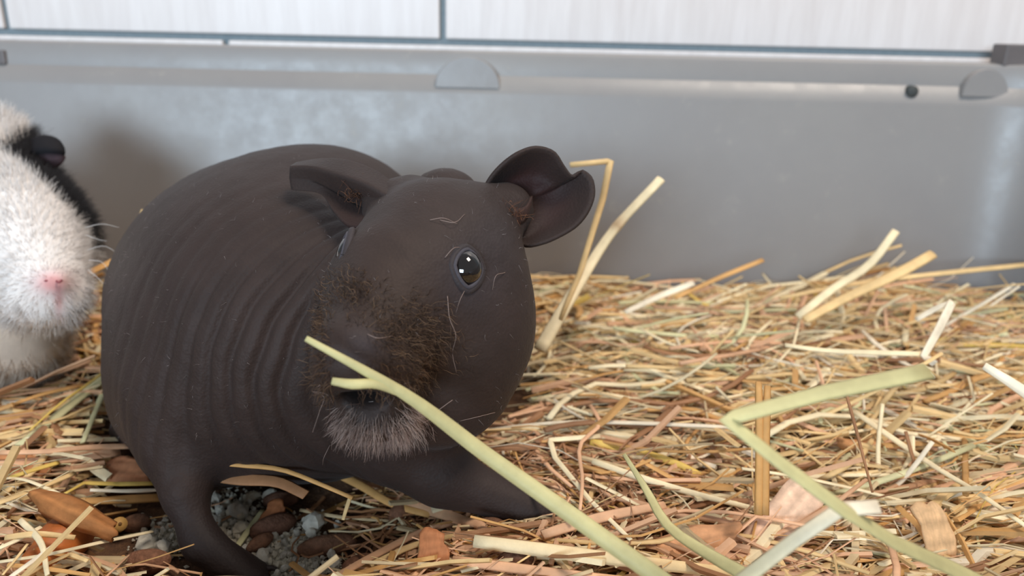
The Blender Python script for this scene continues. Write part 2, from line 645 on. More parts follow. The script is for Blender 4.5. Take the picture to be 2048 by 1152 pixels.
def RH(px, py, off=0.0):
    """point where the pixel's ray meets the bedding surface (+off)"""
    v = ray(px, py)
    a, b = 0.08, 0.75
    ts = np.linspace(a, b, 400)
    p = CAM + ts[:, None] * v
    below = p[:, 2] < hfield(p[:, 0], p[:, 1]) + off
    if not below.any():
        return p[-1]
    return p[np.argmax(below)]


gx = np.linspace(TX0 + 0.002, TX1 - 0.002, 150); gy = np.linspace(TY0 + .02, TY1 + 0.0005, 150)
GX, GY = np.meshgrid(gx, gy, indexing='ij')
pp = np.stack([GX, GY, GX * 0], -1).reshape(-1, 3)
hz = np.maximum(0.0008, hfield(GX, GY) - 0.0065 + 0.0012 * vnoise(pp, 60, 3).reshape(GX.shape))
# keep within the rounded corner
cxr, cyr = TX1 - RC, TY1 - RC
for X_, s_ in ((TX1 - RC, 1), (TX0 + RC, -1)):
    m_ = ((GX - X_) * s_ > 0) & (GY > cyr)
    d = np.sqrt((GX - X_) ** 2 + (GY - cyr) ** 2)
    sc = np.where(m_ & (d > RC - .001), (RC - .001) / np.maximum(d, 1e-6), 1)
    GX = np.where(m_, X_ + (GX - X_) * sc, GX); GY = np.where(m_, cyr + (GY - cyr) * sc, GY)
ii = np.arange(150 * 150).reshape(150, 150)
Fq = np.stack([ii[:-1, :-1], ii[1:, :-1], ii[1:, 1:], ii[:-1, 1:]], -1).reshape(-1, 4)
o = obj('litter', mesh_from('litter', np.stack([GX, GY, hz], -1).reshape(-1, 3), Fq), MAT['litter'])
tag(o, 'brown dusty litter layer under the straw in the grey tray', 'litter', kind='stuff')

# ------------------------------------------------------------------ the bare guinea pig
yaw = math.radians(33)
AX = np.array([-math.sin(yaw), math.cos(yaw), 0.0])          # nose -> rump direction of the trunk
LAT = np.array([math.cos(yaw), math.sin(yaw), 0.0])
RB = np.stack([AX, LAT, np.array([0, 0, 1.0])], 1)
HC = P(865, 600, 0.228)
BC = P(575, 620, 0.302)


def pig_sdf(p):
    d = s_ell(p, BC, (0.084, 0.0605, 0.0590), RB)
    d = smin(d, s_ell(p, BC + AX * 0.035 + np.array([0, 0, -0.008]), (0.055, 0.058, 0.047), RB), 0.02)
    d = smin(d, s_ell(p, P(655, 522, 0.312), (0.0450, 0.045, 0.0455)), 0.012)
    d = smin(d, s_cone(p, P(700, 660, 0.272), P(800, 620, 0.250), 0.036, 0.028), 0.014)          # neck
    d = smin(d, s_ell(p, P(640, 770, 0.266), (0.044, 0.024, 0.023)), 0.016)                     # chest
    d = smin(d, s_ell(p, P(800, 815, 0.254), (0.024, 0.020, 0.017)), 0.012)
    # fore leg nearer the white animal
    d = smin(d, s_ell(p, P(405, 720, 0.288), (0.024, 0.030, 0.030)), 0.02)
    d = smin(d, s_ell(p, P(392, 835, 0.264), (0.0175, 0.020, 0.0215)), 0.022)
    d = smin(d, s_cone(p, P(362, 905, 0.252), P(366, 985, 0.2445), 0.0098, 0.0062), 0.010)
    d = smin(d, s_cone(p, P(366, 985, 0.2445), P(402, 1085, 0.2410), 0.0060, 0.0054), 0.005)
    pw = G(452, 1122, 0.006)
    d = smin(d, s_cone(p, P(402, 1085, 0.2410), pw, 0.0054, 0.0060), 0.005)
    for tx, ty in ((505, 1122), (528, 1138), (525, 1156), (498, 1166)):
        d = smin(d, s_cone(p, pw, G(tx, ty, 0.0032), 0.0040, 0.0024), 0.0022)
    # the other fore leg, stretched out over the straw
    d = smin(d, s_cone(p, P(800, 895, 0.250), P(880, 948, 0.2490), 0.0125, 0.0095), 0.010)
    d = smin(d, s_cone(p, P(880, 948, 0.2490), P(1060, 1020, 0.2490), 0.0092, 0.0062), 0.006)
    pw = P(1092, 1038, 0.2485)
    d = smin(d, s_cone(p, P(1060, 1020, 0.2490), pw, 0.0062, 0.0056), 0.004)
    for tx, ty, td in ((1146, 1030, .251), (1152, 1046, .2485), (1140, 1062, .246), (1115, 1070, .2445)):
        d = smin(d, s_cone(p, pw, P(tx, ty, td), 0.0038, 0.0022), 0.002)
    # hind leg and foot
    d = smin(d, s_ell(p, P(348, 775, 0.296), (0.016, 0.026, 0.021)), 0.018)
    d = smin(d, s_cone(p, P(285, 825, 0.305), P(254, 858, 0.300), 0.0085, 0.0058), 0.008)
    d = smin(d, s_cone(p, P(254, 858, 0.300), P(272, 874, 0.285), 0.0056, 0.0046), 0.004)
    # head
    hd = s_ell(p, P(878, 525, 0.2335), (0.0255, 0.0262, 0.0255))
    hd = smin(hd, s_ell(p, P(905, 650, 0.2330), (0.0252, 0.026, 0.0262)), 0.010)
    hd = smin(hd, s_ell(p, P(785, 655, 0.2300), (0.0215, 0.022, 0.023)), 0.010)
    hd = smin(hd, s_ell(p, P(870, 770, 0.2360), (0.0215, 0.021, 0.0185)), 0.010)
    hd = smin(hd, s_cone(p, P(800, 590, 0.2150), P(730, 705, 0.1985), 0.0205, 0.0128), 0.010)
    hd = smin(hd, s_ell(p, P(708, 700, 0.1910), (0.0085, 0.008, 0.0075)), 0.006)
    hd = smin(hd, s_ell(p, P(695, 742, 0.1940), (0.0085, 0.008, 0.0065)), 0.005)                # lips
    hd = smin(hd, s_ell(p, P(765, 745, 0.1955), (0.0090, 0.008, 0.0070)), 0.005)
    hd = smin(hd, s_ell(p, P(750, 825, 0.2040), (0.0105, 0.010, 0.0075)), 0.006)                # chin
    mouth = s_ell(p, P(727, 796, 0.1920), (0.0062, 0.012, 0.0030))
    hd = -smin(-hd, mouth, 0.003)
    # brow, neck hump, ear roots
    hd = smin(hd, s_ell(p, P(890, 400, 0.2620), (0.0125, 0.014, 0.0108)), 0.008)
    hd = smin(hd, s_cone(p, P(960, 440, 0.2400), P(1012, 420, 0.2440), 0.0115, 0.0090), 0.006)
    hd = smin(hd, s_cone(p, P(810, 410, 0.2420), P(765, 400, 0.2380), 0.0100, 0.0065), 0.006)
    d = smin(d, hd, 0.007)
    return d


v, f = surface_nets(pig_sdf, (-0.20, 0.150, -0.004), (0.040, 0.400, 0.135), 0.0016)
v = lap_smooth(v, f, 5, 0.5)
v[:, 2] = np.maximum(v[:, 2], 0.0012)
v, nrm, f = subdivided(v, f, 1)
# skin folds: rings round the neck and shoulder, fading along the trunk
fold_ax = AX * 0.97 + np.array([0.0, 0, -0.08])
s = (v - HC) @ fold_ax
side = -((v - HC) @ LAT)                                       # towards the visible flank
s2 = s + 0.0022 * vnoise(v, 9, 4) + 0.0003 * vnoise(v, 45, 9)
wv = np.clip((s - 0.009) / 0.006, 0, 1) * np.clip((0.080 - s) / 0.055, 0, 1) * np.clip((v[:, 2] - 0.022) / 0.02, 0, 1) * np.clip((0.116 - v[:, 2]) / 0.030, 0, 1)
wv = wv * np.clip((side + 0.005) / 0.02, 0, 1)
lam = 0.0050 + 0.030 * np.clip(s, 0, 0.1)
ph = np.log(np.maximum(0.0050 + 0.030 * s2, 1e-4)) / 0.030
g = 0.5 + 0.5 * np.cos(2 * math.pi * ph)
amp = 0.0027 * wv * (0.55 + 0.45 * np.clip((0.055 - s) / 0.03, 0, 1)) * (0.8 + 0.2 * vnoise(v, 14, 6))
v = v - nrm * (amp * (g ** 2.2) - amp * 0.25)[:, None]
# slack skin under the cheek and small creases everywhere
v = v + nrm * (0.00004 * vnoise(v, 300, 8) + 0.00008 * vnoise(v, 90, 12))[:, None]
SKIN = srgb(54, 43, 40)
cols = np.tile(SKIN, (len(v), 1))
px, py, dd = proj(v)
def gauss(x0, y0, sx, sy):
    return np.exp(-((px - x0) / sx) ** 2 - ((py - y0) / sy) ** 2)
front = ((nrm @ -CF) > -0.2)
def tint(w_, c_):
    global cols
    w_ = (np.clip(w_, 0, 1) * front)[:, None]
    cols = cols * (1 - w_) + c_ * w_
tint(0.75 * gauss(795, 640, 130, 150) * (dd < 0.235), srgb(58, 44, 36))
tint(0.9 * gauss(722, 700, 40, 50), srgb(58, 50, 52))
tint(1.0 * gauss(727, 792, 55, 22), srgb(20, 15, 15))
tint(0.6 * gauss(940, 560, 62, 70), srgb(66, 60, 64))
tint(0.5 * gauss(1000, 470, 60, 60), srgb(62, 56, 58))
tint(0.7 * gauss(760, 850, 80, 40) * (dd < 0.22), srgb(60, 48, 44))
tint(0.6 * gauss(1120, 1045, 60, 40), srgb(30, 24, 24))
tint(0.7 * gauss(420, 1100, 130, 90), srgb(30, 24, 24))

VV = [v]; FF = [f.tolist()]; CC = [cols]; base = len(v)


def add_part(pv, pf, pc):
    global base
    VV.append(pv); FF.append([tuple(i + base for i in q) for q in pf]); CC.append(pc); base += len(pv)


def sheet_to_shell(grid, colg, th):
    """grid n x m x 3 -> closed thin shell"""
    n, m_, _ = grid.shape
    du = np.gradient(grid, axis=0); dv = np.gradient(grid, axis=1)
    nn = np.cross(du, dv); nn /= np.linalg.norm(nn, axis=2, keepdims=True) + 1e-9
    t = np.broadcast_to(np.asarray(th), (n, m_))[..., None]
    a = (grid + nn * t / 2).reshape(-1, 3); b_ = (grid - nn * t / 2).reshape(-1, 3)
    vv = np.concatenate([a, b_]); k = n * m_
    idx = np.arange(k).reshape(n, m_)
    ff = []
    for i in range(n - 1):
        for j in range(m_ - 1):
            q = (idx[i, j], idx[i + 1, j], idx[i + 1, j + 1], idx[i, j + 1])
            ff.append(tuple(int(x) for x in q)); ff.append(tuple(int(x) + k for x in reversed(q)))
    rim = [(i, 0) for i in range(n)] + [(n - 1, j) for j in range(1, m_)] + [(i, m_ - 1) for i in range(n - 2, -1, -1)] + [(0, j) for j in range(m_ - 2, 0, -1)]
    rr = [int(idx[q]) for q in rim]
    for i in range(len(rr)):
        a_, b2 = rr[i], rr[(i + 1) % len(rr)]
        ff.append((b2, a_, a_ + k, b2 + k))
    return vv, ff, np.concatenate([colg.reshape(-1, 3)] * 2)


# big ear standing out at the side, notched at the tip and rolled over along its upper edge
outl = bez([P(*q) for q in ((955, 405, .2400), (985, 352, .2400), (1030, 314, .2410), (1075, 298, .2420), (1108, 307, .2425), (1128, 334, .2435),
                            (1147, 353, .2450), (1165, 341, .2450), (1181, 351, .2440), (1189, 380, .2430), (1181, 414, .2415), (1156, 449, .2405),
                            (1120, 472, .2400), (1084, 487, .2395), (1052, 492, .2400), (1025, 478, .2405))], 56)
inner = bez([P(*q) for q in ((985, 415, .2445), (1010, 395, .2460), (1040, 390, .2470), (1050, 410, .2475), (1045, 440, .2465), (1035, 462, .2440), (1025, 470, .2425))], 56)
m_ = 16
grid = np.zeros((56, m_, 3)); cg = np.zeros((56, m_, 3))
for j in range(m_):
    t = j / (m_ - 1)
    q = inner * (1 - t) + outl * t
    u = np.linspace(0, 1, 56)
    bowl = 0.0050 * math.sin(math.pi * min(1, t * 1.02)) * (0.6 + 0.4 * np.sin(u * math.pi))
    roll = -0.0048 * np.clip((t - 0.55) / 0.45, 0, 1) ** 1.5 * np.clip(1 - np.abs(u - 0.22) / 0.24, 0, 1)
    ridge = -0.0022 * math.exp(-((t - 0.45) / 0.2) ** 2) * np.exp(-((u - 0.46) / 0.05) ** 2)
    grid[:, j] = q + CF * (bowl + roll + ridge)[:, None]
    w_ = (math.exp(-((t - 0.38) / 0.36) ** 2) * np.clip(1.15 - np.abs(u - 0.33) * 1.7, 0, 1))[:, None]
    cg[:, j] = SKIN * (1 - w_) + srgb(52, 30, 28) * w_
vv, ff, cc = sheet_to_shell(grid, cg, 0.0011)
add_part(vv, ff, cc)
# inner fold of that ear
fold = bez([P(*q) for q in ((962, 410, .2325), (990, 402, .2318), (1018, 418, .2330), (1048, 414, .2370), (1062, 392, .2415))], 20)
fold2 = bez([P(*q) for q in ((975, 452, .2330), (1000, 450, .2320), (1028, 452, .2345), (1050, 438, .2390), (1060, 420, .2430))], 20)
grid = np.stack([fold * (1 - t) + fold2 * t - CF * 0.0012 * math.sin(math.pi * t) for t in np.linspace(0, 1, 6)], 1)
vv, ff, cc = sheet_to_shell(grid, np.tile(srgb(62, 44, 40), (20, 6, 1)), 0.0012)
add_part(vv, ff, cc)
# folded ear lying sideways over the shoulder
back = bez([P(*q) for q in ((812, 392, .2330), (755, 346, .2390), (695, 323, .2450), (635, 321, .2500), (594, 328, .2520))], 40)
crest = bez([P(*q) for q in ((800, 408, .2260), (735, 370, .2300), (675, 350, .2365), (625, 336, .2420), (582, 335, .2460))], 40)
midl = bez([P(*q) for q in ((775, 430, .2285), (724, 414, .2400), (672, 384, .2430), (625, 360, .2445), (581, 356, .2475))], 40)
low = bez([P(*q) for q in ((752, 448, .2270), (706, 455, .2290), (668, 425, .2360), (640, 388, .2430), (585, 380, .2475))], 40)
keys = np.stack([back, crest, midl, low])
rows = []
for t in np.linspace(0, 3, 19):
    i = min(int(t), 2); k = t - i
    k = k * k * (3 - 2 * k)
    rows.append(keys[i] * (1 - k) + keys[i + 1] * k)
grid = np.stack(rows, 1)
cg = np.tile(SKIN, (40, 19, 1))
w_ = np.clip((np.linspace(0, 3, 19) - 1.1) / 0.9, 0, 1)[None, :, None] * np.clip(1 - np.linspace(0, 1, 40) * 1.3, 0, 1)[:, None, None]
cg = cg * (1 - w_) + srgb(48, 31, 28) * w_
vv, ff, cc = sheet_to_shell(grid, cg, 0.0013)
add_part(vv, ff, cc)

# eyes: place on the surface, ring of lid round each
bvh = BVHTree.FromPolygons(v.tolist(), f.tolist())


def hit(px_, py_):
    r_ = ray(px_, py_)
    loc, n_, _, dist = bvh.ray_cast(Vector(CAM), Vector(r_).normalized())
    if loc is None:
        return None, None
    return np.array(loc), np.array(n_)


def frame_from(n_, up=(0, 0, 1)):
    n_ = n_ / np.linalg.norm(n_)
    a = np.cross(np.asarray(up, float), n_); a /= np.linalg.norm(a)
    return a, np.cross(n_, a), n_


eye_specs = []
for (ex, ey, ra, rb, rot, nfix) in ((936, 536, 0.0043, 0.0053, -14, None), (677, 508, 0.0040, 0.0062, 12, np.array([-0.94, -0.22, 0.22]))):
    p0, n0 = hit(ex, ey)
    if nfix is not None:
        p0, n0 = hit(ex + 4, ey)
        n0 = nfix / np.linalg.norm(nfix)
        p0 = p0 + CF * 0.0035 - n0 * 0.0006
    if nfix is None:
        n0 = n0 * 0.75 + -CF * 0.35
    a, b_, n0 = frame_from(n0)
    th = math.radians(rot)
    a2 = a * math.cos(th) + b_ * math.sin(th); b2 = -a * math.sin(th) + b_ * math.cos(th)
    eye_specs.append((p0, a2, b2, n0, ra, rb))
    # lid: two nested almond rings
    for rr, tr, cc_, push in ((1.00, 0.00060, srgb(74, 70, 76), 0.0006), (1.16, 0.00110, srgb(60, 53, 54), -0.0002)):
        S_ = Strands()
        pts = []
        for i in range(33):
            t = i / 32 * 2 * math.pi
            r_ = 1.0 - 0.10 * abs(math.sin(2 * t))
            lx, ly = ra * rr * math.cos(t) * r_, rb * rr * math.sin(t) * r_
            q = p0 + a2 * lx + b2 * ly
            loc, nn_, _, _ = bvh.find_nearest(Vector(q))
            if nfix is None:
                q = np.array(loc) * 0.7 + q * 0.3 + n0 * push
            else:
                q = q * 0.6 + np.array(loc) * 0.4 + n0 * push
            pts.append(q)
        S_.add(pts, tr * 2, col=cc_, sides=8, side_dir=n0, cap=False)
        vv = np.concatenate(S_.v)
        add_part(vv, S_.f, np.concatenate(S_.c))

pig = empty('bare_guinea_pig', tuple(np.array([BC[0], BC[1], 0.0])))
tag(pig, 'dark brown hairless guinea pig with wrinkled neck standing on the straw', 'guinea pig')
O0 = np.array(pig.location)
FL = [q for g_ in FF for q in g_]
me = mesh_from('body', np.concatenate(VV) - O0, FL, np.concatenate(CC))
obj('body', me, MAT['skin'], pig)
for p0, a2, b2, n0, ra, rb in eye_specs:
    V_, F_ = [], []
    nu, nv = 24, 14
    cen = p0 - n0 * 0.0030
    for i in range(nv + 1):
        th = math.pi * i / nv
        for j in range(nu):
            ph_ = 2 * math.pi * j / nu
            V_.append(cen + a2 * (ra * 1.18 * math.sin(th) * math.cos(ph_)) + b2 * (rb * 1.10 * math.sin(th) * math.sin(ph_)) + n0 * (0.0056 * math.cos(th)) - O0)
    for i in range(nv):
        for j in range(nu):
            k = (j + 1) % nu
            F_.append((i * nu + j, (i + 1) * nu + j, (i + 1) * nu + k, i * nu + k))
    e = obj('eye', mesh_from('eye', np.array(V_), F_), MAT['eye'], pig)
    e['label'] = 'glossy black eye'

# --- hair of the bare guinea pig
def emit(weights, n, seed):
    r = np.random.default_rng(seed)
    pr = weights / weights.sum()
    return r.choice(len(v), size=n, replace=True, p=pr), r


facing = ((nrm * (CAM - v)).sum(1) > 0.0).astype(float) * (dd < 0.245)
wf = (1.0 * gauss(715, 580, 42, 34) + 0.9 * gauss(800, 640, 62, 42) + 0.95 * gauss(830, 700, 60, 55) + 0.5 * gauss(770, 770, 45, 40)
      + 0.8 * gauss(648, 690, 18, 70) + 0.5 * gauss(650, 760, 24, 40) + 0.15 * gauss(880, 700, 50, 70) + 0.10 * gauss(690, 640, 40, 40))
wf = np.where(wf > 0.06, wf, 0) * facing * (1 - 0.9 * gauss(712, 690, 30, 36))
ix, r = emit(wf, 2300, 1)
NOSE = P(705, 700, 0.186)
fl_ = v[ix] - NOSE; fl_ /= np.linalg.norm(fl_, axis=1, keepdims=True)
dr = nrm[ix] * 0.55 + fl_ * 0.55 + r.normal(size=(len(ix), 3)) * 0.40
base_c = np.array([srgb(60, 44, 33), srgb(92, 68, 50), srgb(116, 90, 68), srgb(66, 47, 36)])[r.integers(0, 4, len(ix))]
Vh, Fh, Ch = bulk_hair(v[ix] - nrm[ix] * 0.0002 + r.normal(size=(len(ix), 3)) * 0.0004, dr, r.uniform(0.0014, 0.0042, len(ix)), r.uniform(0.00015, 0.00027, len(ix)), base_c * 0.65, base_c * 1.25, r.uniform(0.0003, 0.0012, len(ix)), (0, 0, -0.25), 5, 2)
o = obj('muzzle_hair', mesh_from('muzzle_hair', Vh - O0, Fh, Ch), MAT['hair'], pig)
tag(o, 'short curly brown hair on the muzzle', kind='stuff')
# pale tuft on the chin
wf = (gauss(765, 856, 62, 22) + 0.8 * gauss(700, 835, 26, 26) + 0.7 * gauss(820, 832, 26, 26)) * facing * (py > 805)
wf = np.where(wf > 0.12, wf, 0)
ix, r = emit(wf, 1900, 3)
dr = nrm[ix] * 0.5 + r.normal(size=(len(ix), 3)) * 0.22 + np.array([0.0, -0.1, -0.75]) + CR * ((px[ix] - 755) / 160)[:, None]
bc = np.array([srgb(168, 146, 136), srgb(196, 174, 164), srgb(132, 108, 100)])[r.integers(0, 3, len(ix))]
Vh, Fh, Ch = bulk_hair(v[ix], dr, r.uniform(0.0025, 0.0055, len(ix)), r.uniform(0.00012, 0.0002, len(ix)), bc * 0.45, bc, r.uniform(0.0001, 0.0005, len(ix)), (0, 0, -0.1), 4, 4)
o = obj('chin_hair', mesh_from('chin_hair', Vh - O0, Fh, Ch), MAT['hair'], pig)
tag(o, 'pale greyish pink tuft of chin hair', kind='stuff')
# ginger tufts in the ears, pale dust hairs on the skin
S_ = Strands()
rr = np.random.default_rng(8)
for (cx, cy, n_, sx, sy, d_) in ((715, 390, 60, 24, 12, .2350), (1000, 424, 80, 30, 14, .2312), (1035, 432, 30, 14, 8, .234)):
    for _ in range(n_):
        q = P(cx + rr.normal() * sx * .6, cy + rr.normal() * sy * .6, d_ + rr.normal() * 0.0006)
        dv = (CR * rr.normal() * .8 + CU * rr.normal() * .8 - CF * 0.4)
        L = rr.uniform(0.0010, 0.0030)
        c_ = srgb(*[(96, 62, 44), (76, 50, 38), (122, 82, 58)][rr.integers(0, 3)])
        m1 = q + dv * L * .5 + rr.normal(size=3) * 0.0004
        S_.add(bez([q, m1, q + dv * L + rr.normal(size=3) * 0.0006], 5), np.linspace(0.0002, 0.00007, 5), col=c_, sides=3)
o = obj('ear_hair', S_.mesh('ear_hair', O0), MAT['hair'], pig)
tag(o, 'ginger tufts inside the ears', kind='stuff')
vis = np.where(((nrm * (CAM - v)).sum(1) > 0) & (py < 900))[0]
ix = rr.choice(vis, 620)
dr = nrm[ix] * 0.5 + rr.normal(size=(len(ix), 3)) * 0.6
bc = np.tile(srgb(150, 140, 138), (len(ix), 1)) * rr.uniform(0.35, 1.1, (len(ix), 1))
Vh, Fh, Ch = bulk_hair(v[ix], dr, rr.uniform(0.0006, 0.0024, len(ix)), rr.uniform(0.00008, 0.00014, len(ix)), bc, bc, rr.uniform(0, 0.0005, len(ix)), (0, 0, -.2), 4, 5)
o = obj('fine_body_hair', mesh_from('fine_body_hair', Vh - O0, Fh, Ch), MAT['hair'], pig)
tag(o, 'sparse fine pale hairs on the skin', kind='stuff')
# single curly whiskers
wh = [((895, 592), (900, 640), (912, 670), (905, 705), (913, 745)), ((640, 770), (628, 785), (648, 792), (640, 820), (625, 865)),
      ((627, 783), (655, 790), (668, 810)), ((800, 800), (815, 825), (800, 840), (798, 868)), ((808, 812), (830, 835), (822, 860), (815, 882)),
      ((838, 822), (828, 848), (800, 860), (780, 872)), ((862, 838), (838, 850), (815, 858)), ((790, 815), (812, 830), (842, 845)),
      ((865, 855), (868, 875), (872, 885)), ((688, 885), (700, 900), (704, 915)), ((735, 668), (750, 675), (785, 672)), ((1010, 545), (990, 555), (985, 580)),
      ((930, 580), (920, 600), (912, 625)), ((905, 800), (860, 830), (800, 838)), ((990, 825), (950, 835), (920, 842)), ((660, 890), (650, 910), (645, 930)),
      ((890, 515), (905, 498), (925, 495)), ((880, 440), (905, 445), (930, 428)), ((860, 440), (885, 436), (915, 448))]
for q in wh:
    pts = []
    for i, (x, y) in enumerate(q):
        h_, n_ = hit(x, y)
        if h_ is None:
            h_ = pts[-1] if pts else P(x, y, 0.205)
            dpt = (h_ - CAM) @ CF
            h_ = P(x, y, dpt)
        dpt = (h_ - CAM) @ CF
        pts.append(P(x, y, dpt - 0.0004 - (0.0022 * math.sin(math.pi * i / (len(q) - 1)) if len(q) > 2 else 0)))
    # keep neighbouring depths together so that a whisker does not jump
    dep = np.array([(k - CAM) @ CF for k in pts]); dep = np.minimum(dep, dep.min() + 0.006)
    pts = [P(x, y, d_) for (x, y), d_ in zip(q, dep)]
    S_ = Strands()
    S_.add(bez(pts, 14), np.linspace(0.00019, 0.00010, 14), col=srgb(150, 130, 122), sides=4)
    obj('whisker', S_.mesh('whisker', O0), MAT['hair'], pig)
# claws
for base_px, tips in (((452, 1122), ((505, 1122), (528, 1138), (525, 1156), (498, 1166))),):
    for tx, ty in tips:
        a_ = G(tx, ty, 0.0034); dv = a_ - G(*base_px, 0.006); dv[2] = 0; dv /= np.linalg.norm(dv)
        S_ = Strands()
        S_.add(bez([a_, a_ + dv * 0.0030 + np.array([0, 0, .0004]), a_ + dv * 0.0052 + np.array([0, 0, -0.0018])], 6), np.array([.0022, .002, .0017, .0013, .0009, .0004]), col=srgb(58, 48, 46), sides=6)
        obj('claw', S_.mesh('claw', O0), MAT['hair'], pig)

# ------------------------------------------------------------------ the furry guinea pig
def fur_sdf(p):
    d = s_ell(p, np.array([-0.335, 0.318, 0.062]), (0.105, 0.058, 0.056))
    d = smin(d, s_cone(p, P(-60, 520, 0.350), P(-10, 480, 0.345), 0.042, 0.034), 0.02)
    d = smin(d, s_ell(p, P(-12, 385, 0.338), (0.0225, 0.024, 0.024)), 0.014)
    d = smin(d, s_ell(p, P(112, 478, 0.345), (0.0150, 0.016, 0.0165)), 0.012)
    d = smin(d, s_ell(p, P(-22, 300, 0.345), (0.0170, 0.018, 0.016)), 0.01)
    d = smin(d, s_ell(p, P(-60, 520, 0.325), (0.026, 0.024, 0.026)), 0.012)
    d = smin(d, s_cone(p, P(35, 455, 0.322), P(92, 565, 0.3050), 0.0240, 0.0150), 0.012)
    d = smin(d, s_ell(p, P(82, 600, 0.3040), (0.0165, 0.012, 0.0105)), 0.008)
    d = smin(d, s_ell(p, P(104, 562, 0.2935), (0.0065, 0.005, 0.0050)), 0.005)
    d = smin(d, s_ell(p, P(10, 660, 0.330), (0.024, 0.024, 0.022)), 0.015)
    d = smin(d, s_cone(p, P(50, 700, 0.330), G(40, 740, 0.018), 0.011, 0.007), 0.01)
    d = smin(d, s_cone(p, P(-60, 700, 0.330), G(-70, 745, 0.018), 0.011, 0.007), 0.01)
    d = smin(d, s_cone(p, P(30, 320, 0.345), P(60, 312, 0.346), 0.009, 0.006), 0.008)
    return d


v2, f2 = surface_nets(fur_sdf, (-0.46, 0.235, -0.004), (-0.115, 0.400, 0.150), 0.0024)
v2 = lap_smooth(v2, f2, 2, 0.5)
v2[:, 2] = np.maximum(v2[:, 2], 0.003)
v2, n2_, f2 = subdivided(v2, f2, 1)
qx, qy, qd = proj(v2)
WHITE, BLACK, PINK, CREAM = srgb(240, 234, 230), srgb(28, 26, 29), srgb(222, 164, 162), srgb(226, 208, 190)
bx = np.interp(qy, [200, 245, 262, 285, 298, 310, 330, 370, 420, 460, 500, 520], [140, 90, 70, 28, -4, 16, 44, 92, 140, 168, 186, 400])
blk = np.clip((qx - bx) / 10 + 0.5, 0, 1)
blk = np.where(v2[:, 0] < -0.255, np.clip((vnoise(v2, 9, 31) - 0.15) * 8, 0, 1) * (v2[:, 2] > 0.05), blk)
c2 = WHITE * (1 - blk)[:, None] + BLACK * blk[:, None]
pk = np.exp(-((qx - 106) / 34) ** 2 - ((qy - 566) / 22) ** 2) * (qd < 0.31) + 0.6 * np.exp(-((qx - 118) / 9) ** 2 - ((qy - 606) / 26) ** 2) * (qd < 0.31)
pk = np.clip(pk * 1.15, 0, 1)[:, None]
c2 = c2 * (1 - pk) + PINK * pk
lowb = np.clip((qy - 632) / 30, 0, 1)[:, None] * (1 - blk)[:, None]
c2 = c2 * (1 - lowb) + CREAM * lowb
furp = empty('furry_guinea_pig', (-0.335, 0.318, 0.0))
tag(furp, 'white guinea pig with pink nose, black ear and black cheek patch', 'guinea pig')
O2 = np.array(furp.location)
VV = [v2]; FF = [f2.tolist()]; CC = [c2]; base = len(v2)
# drooping black ear
e1 = bez([P(*q) for q in ((35, 300, .345), (62, 280, .342), (95, 273, .340), (118, 282, .339), (127, 298, .339))], 16)
e2 = bez([P(*q) for q in ((50, 312, .338), (78, 300, .335), (102, 298, .334), (120, 302, .336), (128, 306, .338))], 16)
e3 = bez([P(*q) for q in ((62, 345, .342), (84, 338, .340), (106, 336, .340), (122, 326, .340), (128, 314, .340))], 16)
ks = np.stack([e1, e2, e3])
rows = []
for t in np.linspace(0, 2, 9):
    i = min(int(t), 1); k = t - i; k = k * k * (3 - 2 * k)
    rows.append(ks[i] * (1 - k) + ks[i + 1] * k)
cg = np.tile(BLACK, (16, 9, 1)); cg[:, 6:] = srgb(110, 88, 92)
vv, ff, cc = sheet_to_shell(np.stack(rows, 1), cg, 0.0016)
add_part(vv, ff, cc)
obj('body', mesh_from('body', np.concatenate(VV) - O2, [q for g_ in FF for q in g_], np.concatenate(CC)), MAT['fskin'], furp)
# nostrils
for nx_, ny_, sx in ((93, 560, 1), (118, 563, -1)):
    S_ = Strands()
    S_.add(bez([P(nx_ - 6 * sx, ny_ - 3, .2900), P(nx_, ny_ + 2, .2892), P(nx_ + 5 * sx, ny_ - 1, .2898)], 7), 0.0009, col=srgb(150, 84, 88), sides=5)
    obj('nostril', S_.mesh('nostril', O2), MAT['hair'], furp)
# coat
r = np.random.default_rng(21)
wt = ((qx > -170) & (qx < 330) & ((n2_ * (CAM - v2)).sum(1) > -0.06)).astype(float)
wt = np.where((wt > 0) & (qd < 0.40), 1.0, 0.22 * (v2[:, 2] > 0.012))
wt *= 1 - 0.85 * np.clip(pk[:, 0] * 1.2, 0, 1)
ix = r.choice(len(v2), size=44000, p=wt / wt.sum())
NS2 = P(104, 565, 0.290)
fl_ = v2[ix] - NS2; dn = np.linalg.norm(fl_, axis=1); fl_ /= dn[:, None]
L = np.clip(0.0022 + 0.095 * dn, 0.002, 0.0120) * r.uniform(0.7, 1.25, len(ix))
dr = n2_[ix] * 0.36 + fl_ * 0.95 + r.normal(size=(len(ix), 3)) * 0.13
cc = c2[ix]
isb = blk[ix][:, None] > 0.5
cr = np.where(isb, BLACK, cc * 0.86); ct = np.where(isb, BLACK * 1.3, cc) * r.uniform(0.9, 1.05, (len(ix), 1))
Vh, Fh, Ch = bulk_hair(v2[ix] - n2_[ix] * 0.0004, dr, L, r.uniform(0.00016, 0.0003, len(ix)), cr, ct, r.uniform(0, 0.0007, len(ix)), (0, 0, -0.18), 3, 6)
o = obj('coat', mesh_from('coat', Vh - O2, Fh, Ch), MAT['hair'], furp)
tag(o, 'soft white and black fur', kind='stuff')
